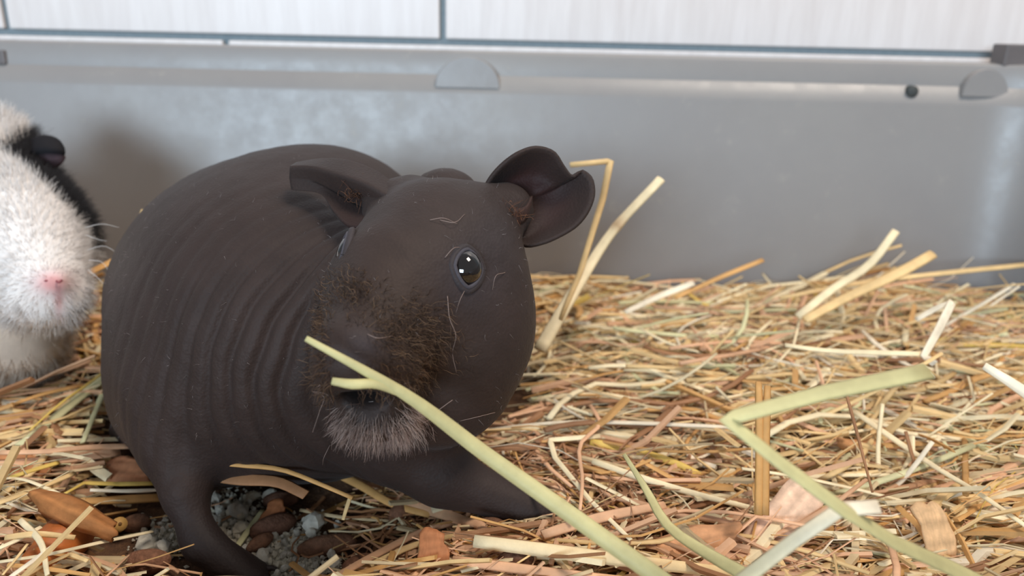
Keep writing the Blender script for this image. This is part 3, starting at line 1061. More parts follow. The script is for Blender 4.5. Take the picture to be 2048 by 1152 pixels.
for q in (((170, 455), (205, 448), (238, 455)), ((175, 500), (208, 492), (240, 510)), ((178, 520), (205, 525), (222, 552)), ((172, 470), (200, 480), (214, 482)), ((176, 540), (200, 560), (212, 575))):
    S_ = Strands()
    S_.add(bez([P(x, y, .303 - .002 * i) for i, (x, y) in enumerate(q)], 8), np.linspace(.0003, .0001, 8), col=srgb(205, 200, 196), sides=4)
    obj('whisker', S_.mesh('whisker', O2), MAT['hair'], furp)

#PART3
# ------------------------------------------------------------------ straw
STRAW = {'gold': (232, 198, 142), 'pale': (244, 226, 186), 'green': (214, 208, 162), 'ochre': (212, 162, 100), 'brown': (164, 118, 82),
         'pink': (226, 178, 140), 'white': (248, 234, 208), 'yellow': (230, 196, 104), 'grey': (206, 182, 142), 'sage': (200, 192, 140)}
G_STRAW = 'straw and hay pieces of the loose bedding'


def obstacle(p):
    return np.minimum(pig_sdf(p), fur_sdf(p) - 0.003)


def sharp(pts, n):
    pts = np.asarray(pts)
    s = np.concatenate([[0], np.cumsum(np.linalg.norm(np.diff(pts, axis=0), axis=1))])
    u = sorted(set(np.round(np.concatenate([np.linspace(0, s[-1], n), s]), 7)))
    return np.stack([np.interp(u, s, pts[:, k]) for k in range(3)], 1)


def hero(name, pts, wpx, col, label, cat='straw', flat=0.45, off=0.003, bent=False, node=None, n=12, taper=(0.9, 1.0, 0.75), col2=None, wdepth=None, face=None, parent=None, group=None):
    w3 = []
    for q in pts:
        w3.append(RH(q[0], q[1], off) if len(q) == 2 else P(*q))
    w3 = np.array(w3)
    line = sharp(w3, n) if bent else bez(w3, n)
    k = len(line)
    dep = np.array([(q - CAM) @ CF for q in line])
    wd = np.interp(np.linspace(0, 1, k), [0, .3, 1], taper) * wpx * dep / FPX
    if node is not None:
        wd = wd * (1 + 0.22 * np.exp(-((np.linspace(0, 1, k) - node) / 0.03) ** 2))
    S_ = Strands()
    o_ = line[len(line) // 2] if parent is None else np.array(parent.location)
    c_ = np.tile(srgb(*STRAW[col]), (k, 1)) * (1 + 0.10 * np.sin(np.linspace(0, 9, k) + pts[0][0]))[:, None]
    if col2:
        t = np.linspace(0, 1, k)[:, None]
        c_ = c_ * (1 - t) + srgb(*STRAW[col2]) * t
    if node is not None:
        t = np.exp(-((np.linspace(0, 1, k) - node) / 0.03) ** 2)[:, None]
        c_ = c_ * (1 - 0.6 * t) + srgb(150, 96, 50) * 0.6 * t
    fd = (-CF * 0.6 + np.array([0, 0, 0.8])) if face is None else np.asarray(face)
    S_.add(line, wd, wd * flat, col=c_, sides=8, side_dir=fd)
    o = obj(name, S_.mesh(name, o_), MAT['straw'], parent, tuple(o_) if parent is None else None)
    if parent is None:
        tag(o, label, cat, group or G_STRAW)
    return o


# the long stem across the animal's chin, with its side shoot as a part
st = empty('hay_stalk', tuple(P(1150, 1035, 0.196)))
tag(st, 'long pale green hay stem with a side shoot crossing before the hairless guinea pig', 'straw', G_STRAW)
hero('stem', ((612, 677, .1740), (700, 725, .1755), (820, 795, .1800), (960, 900, .1850), (1150, 1035, .1810), (1330, 1165, .1760), (1500, 1290, .180)), 38, 'sage', None, flat=0.8, n=26, taper=(0.35, 0.85, 1.15), parent=st, col2='sage')
hero('side_shoot', ((664, 762, .1735), (700, 768, .1740), (750, 768, .1765), (800, 785, .1795)), 24, 'sage', None, flat=0.7, n=12, taper=(0.7, 1.0, 0.8), parent=st)

H = hero
H('straw_stalk', ((948, 1082), (1150, 1108), (1330, 1130), (1500, 1150)), 30, 'pale', 'thick pale straw stalk lying before the outstretched paw', flat=0.7, off=0.008, col2='gold')
H('hay_strip', ((1858, 742, .166), (1650, 785, .158), (1452, 838, .152), (1560, 925, .153), (1690, 1022, .155), (1790, 1085, .162), (1900, 1135, .172), (2150, 1262, .192)), 36, 'sage', 'pale green folded hay strip making a sharp angle above the heap', bent=True, flat=0.2, taper=(1.1, 0.9, 1.2), n=30)
H('hay_strip', ((1758, 1014, .158), (1682, 1018, .158), (1590, 1080, .161), (1485, 1160, .166), (1330, 1292, .186)), 32, 'white', 'whitish bent hay strip with a squared white tip', bent=True, flat=0.25, col2='sage', taper=(1.0, .9, 1.1), n=16)
S_ = Strands()
o_ = P(1524, 1030, .221)
for x_, y_, k_ in ((1517, 764, 0), (1535, 772, 1)):
    ln = bez([P(x_, y_, .236), P(1519 + 13 * k_, 860, .231), P(1517 + 13 * k_, 1030, .221)], 12)
    S_.add(ln, np.interp(np.linspace(0, 1, 12), [0, .2, 1], [.0020, .0026, .0025]), .0012, col=srgb(*STRAW['ochre']) * (1 - .08 * k_), sides=6, side_dir=-CF)
o = obj('straw_splinter', S_.mesh('straw_splinter', o_), MAT['straw'], None, tuple(o_)); tag(o, 'upright ochre straw splinter with a forked top', 'straw', G_STRAW)
H('straw_stalk', ((1322, 358, .335), (1226, 462, .330), (1150, 580, .322), (1080, 700, .310)), 24, 'pale', 'tall jointed straw stalk leaning up behind the notched ear', node=0.30, taper=(.85, .8, 1.25), n=30, flat=0.6)
H('straw_stalk', ((1140, 330, .322), (1221, 322, .322), (1205, 400, .322), (1160, 545, .320), (1120, 640, .315)), 14, 'gold', 'thin straw stalk with a kinked top behind the notched ear', bent=True, flat=0.7)
H('straw_stalk', ((1792, 462, .372), (1740, 528, .372), (1670, 575, .366), (1596, 634, .355)), 18, 'pale', 'straw stalk curving up highest against the grey tray wall', flat=0.6, taper=(.9, 1, 1))
H('straw_stalk', ((1866, 508, .375), (1800, 545, .370), (1700, 592, .362), (1610, 640, .35)), 24, 'gold', 'frayed straw stalk pointing at the rounded tray corner', flat=0.4)
H('straw_stalk', ((2070, 528, .405), (1900, 545, .400), (1720, 566, .395), (1560, 596, .385)), 13, 'gold', 'long thin straw stalk lying along the grey tray wall')
H('straw_stalk', ((1526, 520, .385), (1440, 555, .380), (1350, 596, .37)), 12, 'ochre', 'thin brownish straw stalk tilted up beside the tray wall')
H('straw_stalk', ((1387, 566, .375), (1320, 592, .372), (1250, 625, .366)), 16, 'white', 'short whitish straw stalk propped below the tray wall')
H('hay_strip', ((1905, 604, .315), (1880, 655, .308), (1848, 712, .300), (1870, 728, .296)), 20, 'white', 'pale folded hay blade standing in the heap like a peak', bent=True, flat=0.25, face=-CF)
H('hay_strip', ((1905, 604, .3145), (1870, 618, .318), (1832, 640, .322)), 14, 'white', 'whitish hay tip running down from the folded peak', flat=0.3)
H('straw_stalk', ((1848, 708, .302), (1740, 705, .305), (1640, 700, .308), (1570, 690, .31)), 14, 'pale', 'straight pale straw stalk ending at the foot of the folded peak')
H('straw_stalk', ((1968, 732, .196), (2010, 758, .194), (2080, 805, .192), (2300, 960, .205)), 34, 'white', 'thick whitish straw stalk with a slanted cut end', flat=0.7, taper=(.55, 1.0, 1.1))
H('straw_stalk', ((1702, 818), (1790, 880), (1880, 940), (1955, 985), (2060, 1058)), 15, 'pale', 'long pale green straw stalk lying diagonally across the heap', flat=0.5, off=0.010)
H('straw_stalk', ((1692, 786, .245), (1715, 870, .240), (1745, 985, .232)), 7, 'brown', 'thin dark brown stalk sticking upright out of the heap', flat=0.9)
H('hay_strip', ((1248, 908, .226), (1290, 975, .222), (1335, 1050, .210), (1420, 1110, .198), (1530, 1170, .188)), 24, 'sage', 'pale green curved hay blade rising from the heap to a fine tip', flat=0.3, taper=(.35, .8, 1.4))
H('straw_stalk', ((1185, 922), (1290, 958), (1400, 990), (1528, 1022)), 15, 'pale', 'long straight cream straw stalk beside the outstretched paw', flat=0.6, off=0.006)
H('hay_strip', ((1200, 872), (1100, 880), (1110, 915), (1180, 1000), (1262, 1080)), 12, 'pale', 'thin hay blade folded back sharply near the outstretched paw', bent=True, flat=0.3, off=0.006)
H('straw_stalk', ((1180, 884), (1260, 900), (1360, 930), (1400, 950)), 20, 'yellow', 'broad olive yellow straw running under the folded thin blade', flat=0.3, off=0.004)
H('hay_strip', ((1180, 810), (1200, 845), (1160, 890), (1165, 960), (1160, 1020)), 9, 'pink', 'twisted thin dry hay leaf hanging over the heap', flat=0.4, off=0.008)
H('straw_stalk', ((1090, 798), (1140, 815), (1185, 830)), 9, 'pale', 'short thin straw near the twisted hay leaf', off=0.006)
H('straw_stalk', ((1060, 800), (1200, 790), (1330, 812), (1450, 832)), 14, 'pale', 'cream straw stalk passing behind the pale green folded blade', off=0.005)
H('straw_stalk', ((1000, 893), (1090, 915), (1180, 960), (1260, 1010)), 10, 'brown', 'thin reddish brown stalk beside the long crossing stem', off=0.004)
H('straw_stalk', ((950, 905), (1010, 940), (1080, 985), (1150, 1040)), 13, 'grey', 'dull straw stalk tucked under the long crossing stem', off=0.010)
H('straw_stalk', ((1085, 1070), (1130, 1055), (1200, 1035), (1330, 1010)), 24, 'pink', 'pinkish straw strip under the tip of the outstretched paw', off=0.006, flat=.35)
H('straw_stalk', ((905, 1120), (1020, 1135), (1150, 1150), (1290, 1165)), 22, 'pink', 'pinkish beige straw stalk lying below the thick pale stalk', off=0.006, flat=.4)
H('straw_stalk', ((660, 1160), (760, 1105), (840, 1065), (905, 1045)), 18, 'pink', 'straw stalk slanting over the bare patch of grey grit', off=0.006)
H('straw_stalk', ((740, 1130), (830, 1090), (920, 1070), (1000, 1055)), 14, 'gold', 'golden straw stalk parallel to the one over the grit', off=0.005)
H('straw_stalk', ((415, 924, .246), (480, 930, .244), (566, 940, .240), (640, 968, .237), (705, 996, .234)), 11, 'ochre', 'ochre green straw stalk bridging the gap under the belly', flat=.6, off=0.008)
H('straw_stalk', ((655, 938), (720, 970), (790, 1010), (860, 1030)), 18, 'ochre', 'ochre straw stalk lying under the chest of the hairless guinea pig', off=0.006)
H('straw_stalk', ((800, 1010), (860, 1020), (920, 1040), (965, 1055), (972, 1075)), 26, 'pink', 'orange brown straw strip below the outstretched foreleg', off=0.006, flat=.3)
H('hay_strip', ((406, 948, .252), (480, 958, .249), (560, 965, .245), (612, 990, .240)), 28, 'brown', 'broad brown hay leaf in the shade under the belly', flat=.2, off=0.006)
H('straw_stalk', ((466, 1105), (490, 1070), (525, 1020)), 14, 'green', 'short greenish straw beside the planted foreleg', off=0.004)
H('straw_stalk', ((555, 1030), (505, 1060), (470, 1100)), 4, 'pale', 'very thin straw beside the planted foreleg', off=0.003)
H('straw_stalk', ((700, 995, .238), (692, 1020, .236), (686, 1040, .234)), 9, 'gold', 'stubby straw bit leaning on the stalks under the chest', off=0.006)
H('straw_stalk', ((600, 1020), (690, 1035), (780, 1042)), 8, 'grey', 'thin dull straw lying across the grit below the chest', off=0.004)
H('straw_stalk', ((695, 1045), (730, 1075), (765, 1100)), 6, 'pink', 'thin pinkish straw near the big brown dropping', off=0.004)
# left heap
H('straw_stalk', ((288, 420, .318), (262, 482, .316), (236, 545, .312), (212, 596, .308)), 13, 'gold', 'straw stalk leaning up between the two guinea pigs', flat=.7)
H('straw_stalk', ((266, 514, .312), (246, 556, .310), (225, 590, .306)), 12, 'gold', 'shorter straw stalk leaning beside the one between the guinea pigs', flat=.7)
H('hay_strip', ((292, 482, .326), (250, 508, .322), (190, 540, .318), (150, 560, .315)), 20, 'ochre', 'brown pointed hay leaf behind the leaning straw stalks', flat=.2, taper=(.3, .8, 1))
H('hay_strip', ((232, 735), (170, 785), (110, 835), (40, 890)), 34, 'green', 'broad yellow green hay leaf lying in the heap near the white guinea pig', flat=.15, off=0.006, taper=(.5, .9, .7))
H('straw_stalk', ((228, 728), (180, 765), (130, 800), (60, 860)), 8, 'yellow', 'thin yellow straw along the broad green hay leaf', off=0.010)
H('straw_stalk', ((225, 745), (200, 800), (180, 850), (165, 885)), 14, 'green', 'pale greenish straw crossing below the broad green hay leaf', off=0.008)
H('straw_stalk', ((250, 798), (190, 810), (120, 838), (0, 868), (-40, 880)), 8, 'gold', 'thin wavy straw in the heap beside the hind foot', off=0.008)
H('straw_stalk', ((180, 722), (110, 745), (50, 755)), 14, 'pink', 'pinkish straw lying below the chin of the white guinea pig', off=0.004)
H('straw_stalk', ((165, 770), (80, 790), (0, 818), (-40, 830)), 11, 'ochre', 'ochre straw stalk with a knot under the white guinea pig', off=0.006, node=.1)
H('straw_stalk', ((270, 892), (180, 895), (90, 903), (0, 905)), 14, 'pink', 'pinkish straw stalk reaching to the planted foreleg', off=0.009)
H('hay_strip', ((240, 903), (150, 915), (60, 925), (-30, 930)), 24, 'pink', 'broad pinkish brown hay leaf under the pinkish stalk', flat=.2, off=0.005)
H('straw_stalk', ((245, 878), (180, 880), (115, 882)), 12, 'pale', 'short pale straw beside the hind foot', off=0.006)
H('straw_stalk', ((312, 967), (240, 968), (168, 966), (125, 990)), 10, 'yellow', 'bright yellow straw with a bend pointing at the planted foreleg', off=0.009, bent=True)
H('straw_stalk', ((342, 979), (250, 982), (180, 980)), 9, 'white', 'whitish straw with a pointed end touching the planted foreleg', off=0.008, taper=(.25, 1, .8))
H('straw_stalk', ((326, 995), (230, 1000), (120, 1005)), 20, 'ochre', 'ochre straw stalk under the pointed whitish straw', off=0.004)
H('straw_stalk', ((118, 925), (60, 942), (20, 955)), 12, 'yellow', 'short yellow straw in the heap before the white guinea pig', off=0.008)
H('straw_stalk', ((150, 946), (80, 975), (0, 1005), (-40, 1018)), 14, 'gold', 'golden straw crossing a thin kinked straw in the heap', off=0.009)
H('straw_stalk', ((125, 990), (90, 975), (50, 960), (0, 955)), 7, 'pale', 'thin kinked pale straw in the heap', off=0.011)
H('straw_stalk', ((305, 1063), (200, 1085), (90, 1110), (-10, 1125)), 9, 'pale', 'thin straight straw pointing over the grey pebbles', off=0.009)
H('straw_stalk', ((120, 1082), (80, 1112), (20, 1155), (-10, 1178)), 13, 'white', 'whitish straw lying over the orange chunk', off=0.014)
H('straw_stalk', ((82, 1054), (30, 1082), (-30, 1108)), 11, 'pale', 'pale blunt straw lying beside the orange chunk', off=0.012)
H('straw_stalk', ((175, 1122), (140, 1108), (90, 1130), (40, 1160)), 9, 'gold', 'kinked golden straw below the orange chunk', off=0.010, bent=True)
H('straw_stalk', ((55, 1088), (30, 1120), (5, 1150)), 7, 'gold', 'thin golden straw crossing the edge of the orange chunk', off=0.012)
H('straw_stalk', ((258, 1110), (235, 1132), (205, 1160)), 7, 'pink', 'thin pinkish splinter beside a brown dropping', off=0.006)
H('straw_stalk', ((10, 1075), (70, 1068), (150, 1075)), 14, 'gold', 'blunt golden straw laid across the top of the orange chunk', off=0.013)
H('straw_stalk', ((40, 1040), (75, 1075), (95, 1150)), 13, 'pale', 'cream straw running down over the orange chunk', off=0.013)
H('straw_stalk', ((15, 1130), (70, 1135), (180, 1150)), 10, 'ochre', 'ochre straw below the orange chunk', off=0.010)
# cut straw seen end-on
p0 = RH(240, 1048, 0.006)
S_ = Strands()
dv = (p0 - CAM); dv /= np.linalg.norm(dv); dv = dv + np.array([-0.4, 0.2, -0.35]); dv /= np.linalg.norm(dv)
S_.add([p0, p0 + dv * .004, p0 + dv * 0.016], [.0046, .0048, .0044], col=srgb(206, 160, 92), sides=14)
S_.add([p0 - dv * .0002, p0 - dv * 0.0001], [.0012, .0012], col=srgb(120, 84, 46), sides=8)
o = obj('straw_stub', S_.mesh('straw_stub', p0), MAT['straw'], None, tuple(p0)); tag(o, 'round cut straw stub seen end-on near the grey pebbles', 'straw', G_STRAW)


# ------------------------------------------------------------------ shavings, chunk, droppings, grit
def shaving(name, px_, py_, wpx, hpx, rot, curl, col, label, off=0.006, th=0.0012, tilt=0.6, cat='wood shaving', seed=0):
    c = RH(px_, py_, off)
    dep = (c - CAM) @ CF
    w_, h_ = wpx * dep / FPX, hpx * dep / FPX
    nn = -CF * tilt + np.array([0, 0, 1 - tilt * .5]); nn /= np.linalg.norm(nn)
    a = CR - nn * (CR @ nn); a /= np.linalg.norm(a); b_ = np.cross(nn, a)
    t = math.radians(rot)
    a, b_ = a * math.cos(t) + b_ * math.sin(t), -a * math.sin(t) + b_ * math.cos(t)
    r_ = np.random.default_rng(seed)
    nu, nv = 18, 9
    sm = lambda n_, a_: 1 + a_ * np.sin(np.linspace(0, r_.uniform(3, 6), n_) + r_.uniform(0, 6)) + .4 * a_ * np.sin(np.linspace(0, 13, n_) + r_.uniform(0, 6))
    e1 = sm(nv, .14); e2 = sm(nv, .14); e3 = sm(nu, .12)
    g = np.zeros((nu, nv, 3))
    for i in range(nu):
        for j in range(nv):
            u, q = i / (nu - 1) * 2 - 1, j / (nv - 1) * 2 - 1
            x = u * w_ / 2 * (e1[j] if u < 0 else e2[j]); y = q * h_ / 2 * e3[i] * (1 - .25 * u * u)
            z = -curl * w_ * (q * q * .5 + .35 * u * u) + .02 * w_ * math.sin(u * 5 + q * 3)
            g[i, j] = a * x + b_ * y + nn * z
    cg = np.tile(srgb(*col), (nu, nv, 1)) * (1 + .16 * np.sin(np.arange(nv) * 2.3 + seed))[None, :, None] * r_.uniform(.9, 1.1, (nu, nv, 1))
    vv, ff, cc = sheet_to_shell(g, cg, th)
    o = obj(name, mesh_from(name, vv, ff, cc), MAT['wood'], None, tuple(c))
    tag(o, label, cat, 'wood shavings in the bedding')


shaving('wood_shaving', 1568, 1030, 190, 78, 42, 0.10, (236, 200, 172), 'pale pinkish wood shaving beside the ochre splinter', off=.010, seed=1)
shaving('wood_shaving', 1400, 1082, 190, 60, 12, 0.10, (214, 160, 118), 'tan wood shaving under the curved green hay blade', off=.006, seed=2)
shaving('wood_shaving', 866, 1100, 52, 84, 8, 0.14, (176, 116, 78), 'crumbly orange brown wood shaving below the chest', off=.007, th=.003, seed=3)
shaving('wood_shaving', 262, 940, 96, 56, -4, 0.08, (186, 128, 92), 'flat pinkish brown shaving touching the planted foreleg', off=.006, seed=4)
shaving('wood_shaving', 140, 1018, 190, 46, -22, 0.22, (168, 112, 66), 'curled orange brown shaving draped over the orange chunk', off=.018, seed=5)
shaving('wood_shaving', 1870, 1060, 60, 120, 8, 0.10, (222, 182, 138), 'tan upright shaving among the straw beside the long diagonal stalk', off=.010, tilt=.9, seed=6)
shaving('wood_shaving', 1790, 905, 200, 44, -14, 0.08, (200, 146, 98), 'wide brown shaving half buried below the long diagonal stalk', off=.003, seed=7)
shaving('wood_shaving', 40, 930, 110, 50, -8, 0.10, (190, 132, 90), 'brown shaving under the pinkish hay leaf', off=.004, seed=8)
shaving('wood_shaving', 545, 1028, 36, 60, -20, 0.12, (150, 94, 60), 'small reddish shaving on the grey grit', off=.005, seed=9)


def blob(name, c, rad, col, mat, seed, rough=.12, R_=None, nu=14, nv=9, spots=None, warp=4.0):
    r_ = np.random.default_rng(seed)
    V_ = []
    for i in range(nv + 1):
        th = math.pi * i / nv
        for j in range(nu):
            ph_ = 2 * math.pi * j / nu
            V_.append((math.sin(th) * math.cos(ph_), math.sin(th) * math.sin(ph_), math.cos(th)))
    V_ = np.array(V_)
    k = 1 + rough * vnoise(V_, .35 * warp / 4, seed) + rough * .5 * vnoise(V_, .9, seed + 1)
    V_ = V_ * k[:, None] * np.asarray(rad)
    if R_ is not None:
        V_ = V_ @ R_.T
    F_ = [(i * nu + j, (i + 1) * nu + j, (i + 1) * nu + (j + 1) % nu, i * nu + (j + 1) % nu) for i in range(nv) for j in range(nu)]
    cc = np.tile(srgb(*col), (len(V_), 1)) * r_.uniform(.85, 1.15, (len(V_), 1))
    return mesh_from(name, V_, F_, cc)


def rotz(a):
    return np.array([[math.cos(a), -math.sin(a), 0], [math.sin(a), math.cos(a), 0], [0, 0, 1.0]])


c = RH(112, 1100, 0.003)
o = obj('carrot_chunk', blob('carrot_chunk', c, (0.0066, 0.0140, 0.0070), (178, 100, 46), MAT['carrot'], 4, .14, rotz(-.25), 22, 14), MAT['carrot'], None, tuple(c + np.array([0, 0, .002])))
tag(o, 'orange carrot chunk half buried in straw', 'carrot')
drops = ((655, 1092, 120, 46, 18, 'long dark brown dropping with pale flecks on the grey grit'), (548, 1052, 95, 50, 40, 'brown dropping beside the short greenish straw'),
         (292, 1122, 92, 52, 4, 'thick brown dropping near the grey pebbles'), (275, 1045, 60, 36, 20, 'dark dropping behind the grey pebbles'),
         (560, 1000, 70, 34, 10, 'dark dropping in the shade under the belly'), (800, 1025, 60, 40, 60, 'reddish brown dropping under the chest'),
         (985, 1052, 70, 34, -20, 'brown dropping beside the outstretched paw'), (1030, 1120, 74, 40, -8, 'reddish dropping below the thick pale stalk'),
         (720, 1130, 80, 40, 30, 'dark brown dropping at the slanting straw stalk'), (520, 1085, 60, 30, 50, 'small dark dropping among the grit beside the planted paw'))
for i, (x, y, L, W, a, lab) in enumerate(drops):
    c = RH(x, y, 0.003); k = ((c - CAM) @ CF) / FPX
    me = blob('dropping', c, (L * k / 2, W * k / 2, W * k / 2), [(122, 88, 68), (108, 76, 60), (134, 94, 72)][i % 3], None, 30 + i, .08, rotz(math.radians(a)), 16, 10)
    o = obj('dropping', me, MAT['dropping'], None, tuple(c))
    tag(o, lab, 'dropping', 'brown droppings in the bedding')

stones = [blob('pebble', None, (1, .8, .66), [(226, 220, 204), (234, 230, 216), (208, 202, 188), (224, 214, 192)][i % 4], None, 60 + i, .26, None, 7, 5) for i in range(8)]
for me in stones:
    me.polygons.foreach_set('use_smooth', np.zeros(len(me.polygons), dtype=bool))
r = np.random.default_rng(77)
big = ((290, 1088, 46, 'large smooth grey pebble under the thin straight straw'), (325, 1095, 30, 'rounded grey green pebble beside the large smooth one'), (478, 1018, 46, 'angular grey stone behind the planted foreleg'),
       (505, 992, 26, 'small grey stone touching the angular one'), (545, 990, 40, 'grey stone under the ochre green stalk at the belly'), (626, 1046, 44, 'pale leaf shaped grey stone by the long dropping'),
       (525, 1112, 36, 'pale round stone in the grit beside the planted paw'), (480, 1060, 32, 'pale yellowish stone beside the short greenish straw'))
for i, (x, y, s_, lab) in enumerate(big):
    c = RH(x, y, 0.0032); k = ((c - CAM) @ CF) / FPX
    o = obj('pebble', stones[i % 8], MAT['stone'], None, tuple(c)); o.scale = (s_ * k * .55,) * 3; o.rotation_euler = (r.uniform(-.3, .3), r.uniform(-.3, .3), r.uniform(0, 6))
    tag(o, lab, 'pebble', 'grey grit on the tray floor')
cl = ((470, 1050, 36, 36, 46), (575, 1105, 44, 30, 84), (600, 1140, 55, 18, 28), (330, 1080, 30, 22, 16), (455, 1085, 20, 22, 12), (545, 1075, 30, 24, 14), (350, 1060, 16, 20, 8))
spots = []
GRIT = {(470, 1050): 'behind the short greenish straw', (575, 1105): 'between the long dropping and the planted paw', (600, 1140): 'below the long dropping', (330, 1080): 'around the large smooth pebble',
        (455, 1085): 'against the planted foreleg', (545, 1075): 'around the reddish shaving', (350, 1060): 'beside the straw stub'}
for cx, cy, sx, sy, n_ in cl:
    where = GRIT[(cx, cy)]
    for _ in range(n_):
        for t in range(12):
            x, y = cx + r.normal() * sx * .75, cy + r.normal() * sy * .75
            s_ = float(np.clip(r.lognormal(2.75, .35), 9, 30))
            if all((x - a) ** 2 + (y - b_) ** 2 > (.42 * (s_ + e)) ** 2 for a, b_, e in spots):
                break
        else:
            continue
        c = RH(x, y, 0.0022)
        if obstacle(c[None])[0] < 0.001:
            continue
        spots.append((x, y, s_)); k = ((c - CAM) @ CF) / FPX
        o = obj('pebble', stones[r.integers(0, 8)], MAT['stone'], None, tuple(c)); o.scale = (s_ * k * .55,) * 3; o.rotation_euler = tuple(r.uniform(0, 6, 3))
        tag(o, ('larger' if s_ > 17 else 'small') + ' grey crumb of grit ' + where, 'pebble', 'grey grit on the tray floor')

# crumbs too small to pick apart
t_ = (1 + 5 ** .5) / 2
OV = np.array([(1, 0, 0), (-1, 0, 0), (0, 1, 0), (0, -1, 0), (0, 0, 1), (0, 0, -1.0)])
OF = np.array([(0, 2, 4), (2, 1, 4), (1, 3, 4), (3, 0, 4), (2, 0, 5), (1, 2, 5), (3, 1, 5), (0, 3, 5)])
ctr = []
for cx, cy, sx, sy, n_ in cl:
    for _ in range(n_ * 16):
        c = RH(cx + r.normal() * sx * .9, cy + r.normal() * sy * .9, 0.0001 + 0.0007 * r.random())
        ctr.append(c)
ctr = np.array(ctr); ctr = ctr[obstacle(ctr) > 0.0008]
n_ = len(ctr)
sz = r.uniform(.0004, .0011, (n_, 1, 1))
V_ = (OV[None] * r.uniform(.6, 1.2, (n_, 6, 1)) * sz + ctr[:, None]).reshape(-1, 3)
F_ = (np.arange(n_)[:, None, None] * 6 + OF[None]).reshape(-1, 3)
C_ = np.repeat(srgb(226, 218, 198)[None] * r.uniform(.6, 1.1, (n_, 1)), 6, axis=0)
o = obj('fine_grit', mesh_from('fine_grit', V_, F_, C_, smooth=False), MAT['stone'])
tag(o, 'fine pale grey grit scattered over the bare patch by the planted paw', 'grit', kind='stuff')

# ------------------------------------------------------------------ loose straw laid by the hundred
def bulk_strands(pts, wid, thk, col, roll):
    """pts n x m x 3 -> flattened four-sided stalks"""
    n, m_, _ = pts.shape
    t = np.gradient(pts, axis=1); t /= np.linalg.norm(t, axis=2, keepdims=True) + 1e-12
    a = np.cross(t, np.array([0, 0, 1.0])); a /= np.linalg.norm(a, axis=2, keepdims=True) + 1e-9
    b_ = np.cross(a, t)
    cr_, sr_ = np.cos(roll)[:, None, None], np.sin(roll)[:, None, None]
    a, b_ = a * cr_ + b_ * sr_, -a * sr_ + b_ * cr_
    w_ = (wid / 2)[:, None, None]; h_ = (thk / 2)[:, None, None]
    ring = np.stack([pts + a * w_, pts + b_ * h_ + a * w_ * .35, pts - a * w_, pts - b_ * h_ - a * w_ * .2], 2)
    V_ = ring.reshape(-1, 3)
    per = m_ * 4
    loc = [(i * 4 + j, i * 4 + (j + 1) % 4, i * 4 + 4 + (j + 1) % 4, i * 4 + 4 + j) for i in range(m_ - 1) for j in range(4)] + [(3, 2, 1, 0), (per - 4, per - 3, per - 2, per - 1)]
    F_ = (np.arange(n)[:, None, None] * per + np.array(loc)[None]).reshape(-1, 4)
    C_ = np.repeat(col, per, axis=0) * np.tile([1.06, 1.0, .88, .96], len(pts) * m_)[:, None]
    return V_, F_, C_


PAL = np.array([srgb(*STRAW[k]) for k in ('gold', 'pale', 'green', 'ochre', 'pink', 'white', 'brown', 'grey', 'yellow')])
PW = np.array([.33, .26, .05, .09, .14, .05, .03, .05, .01])


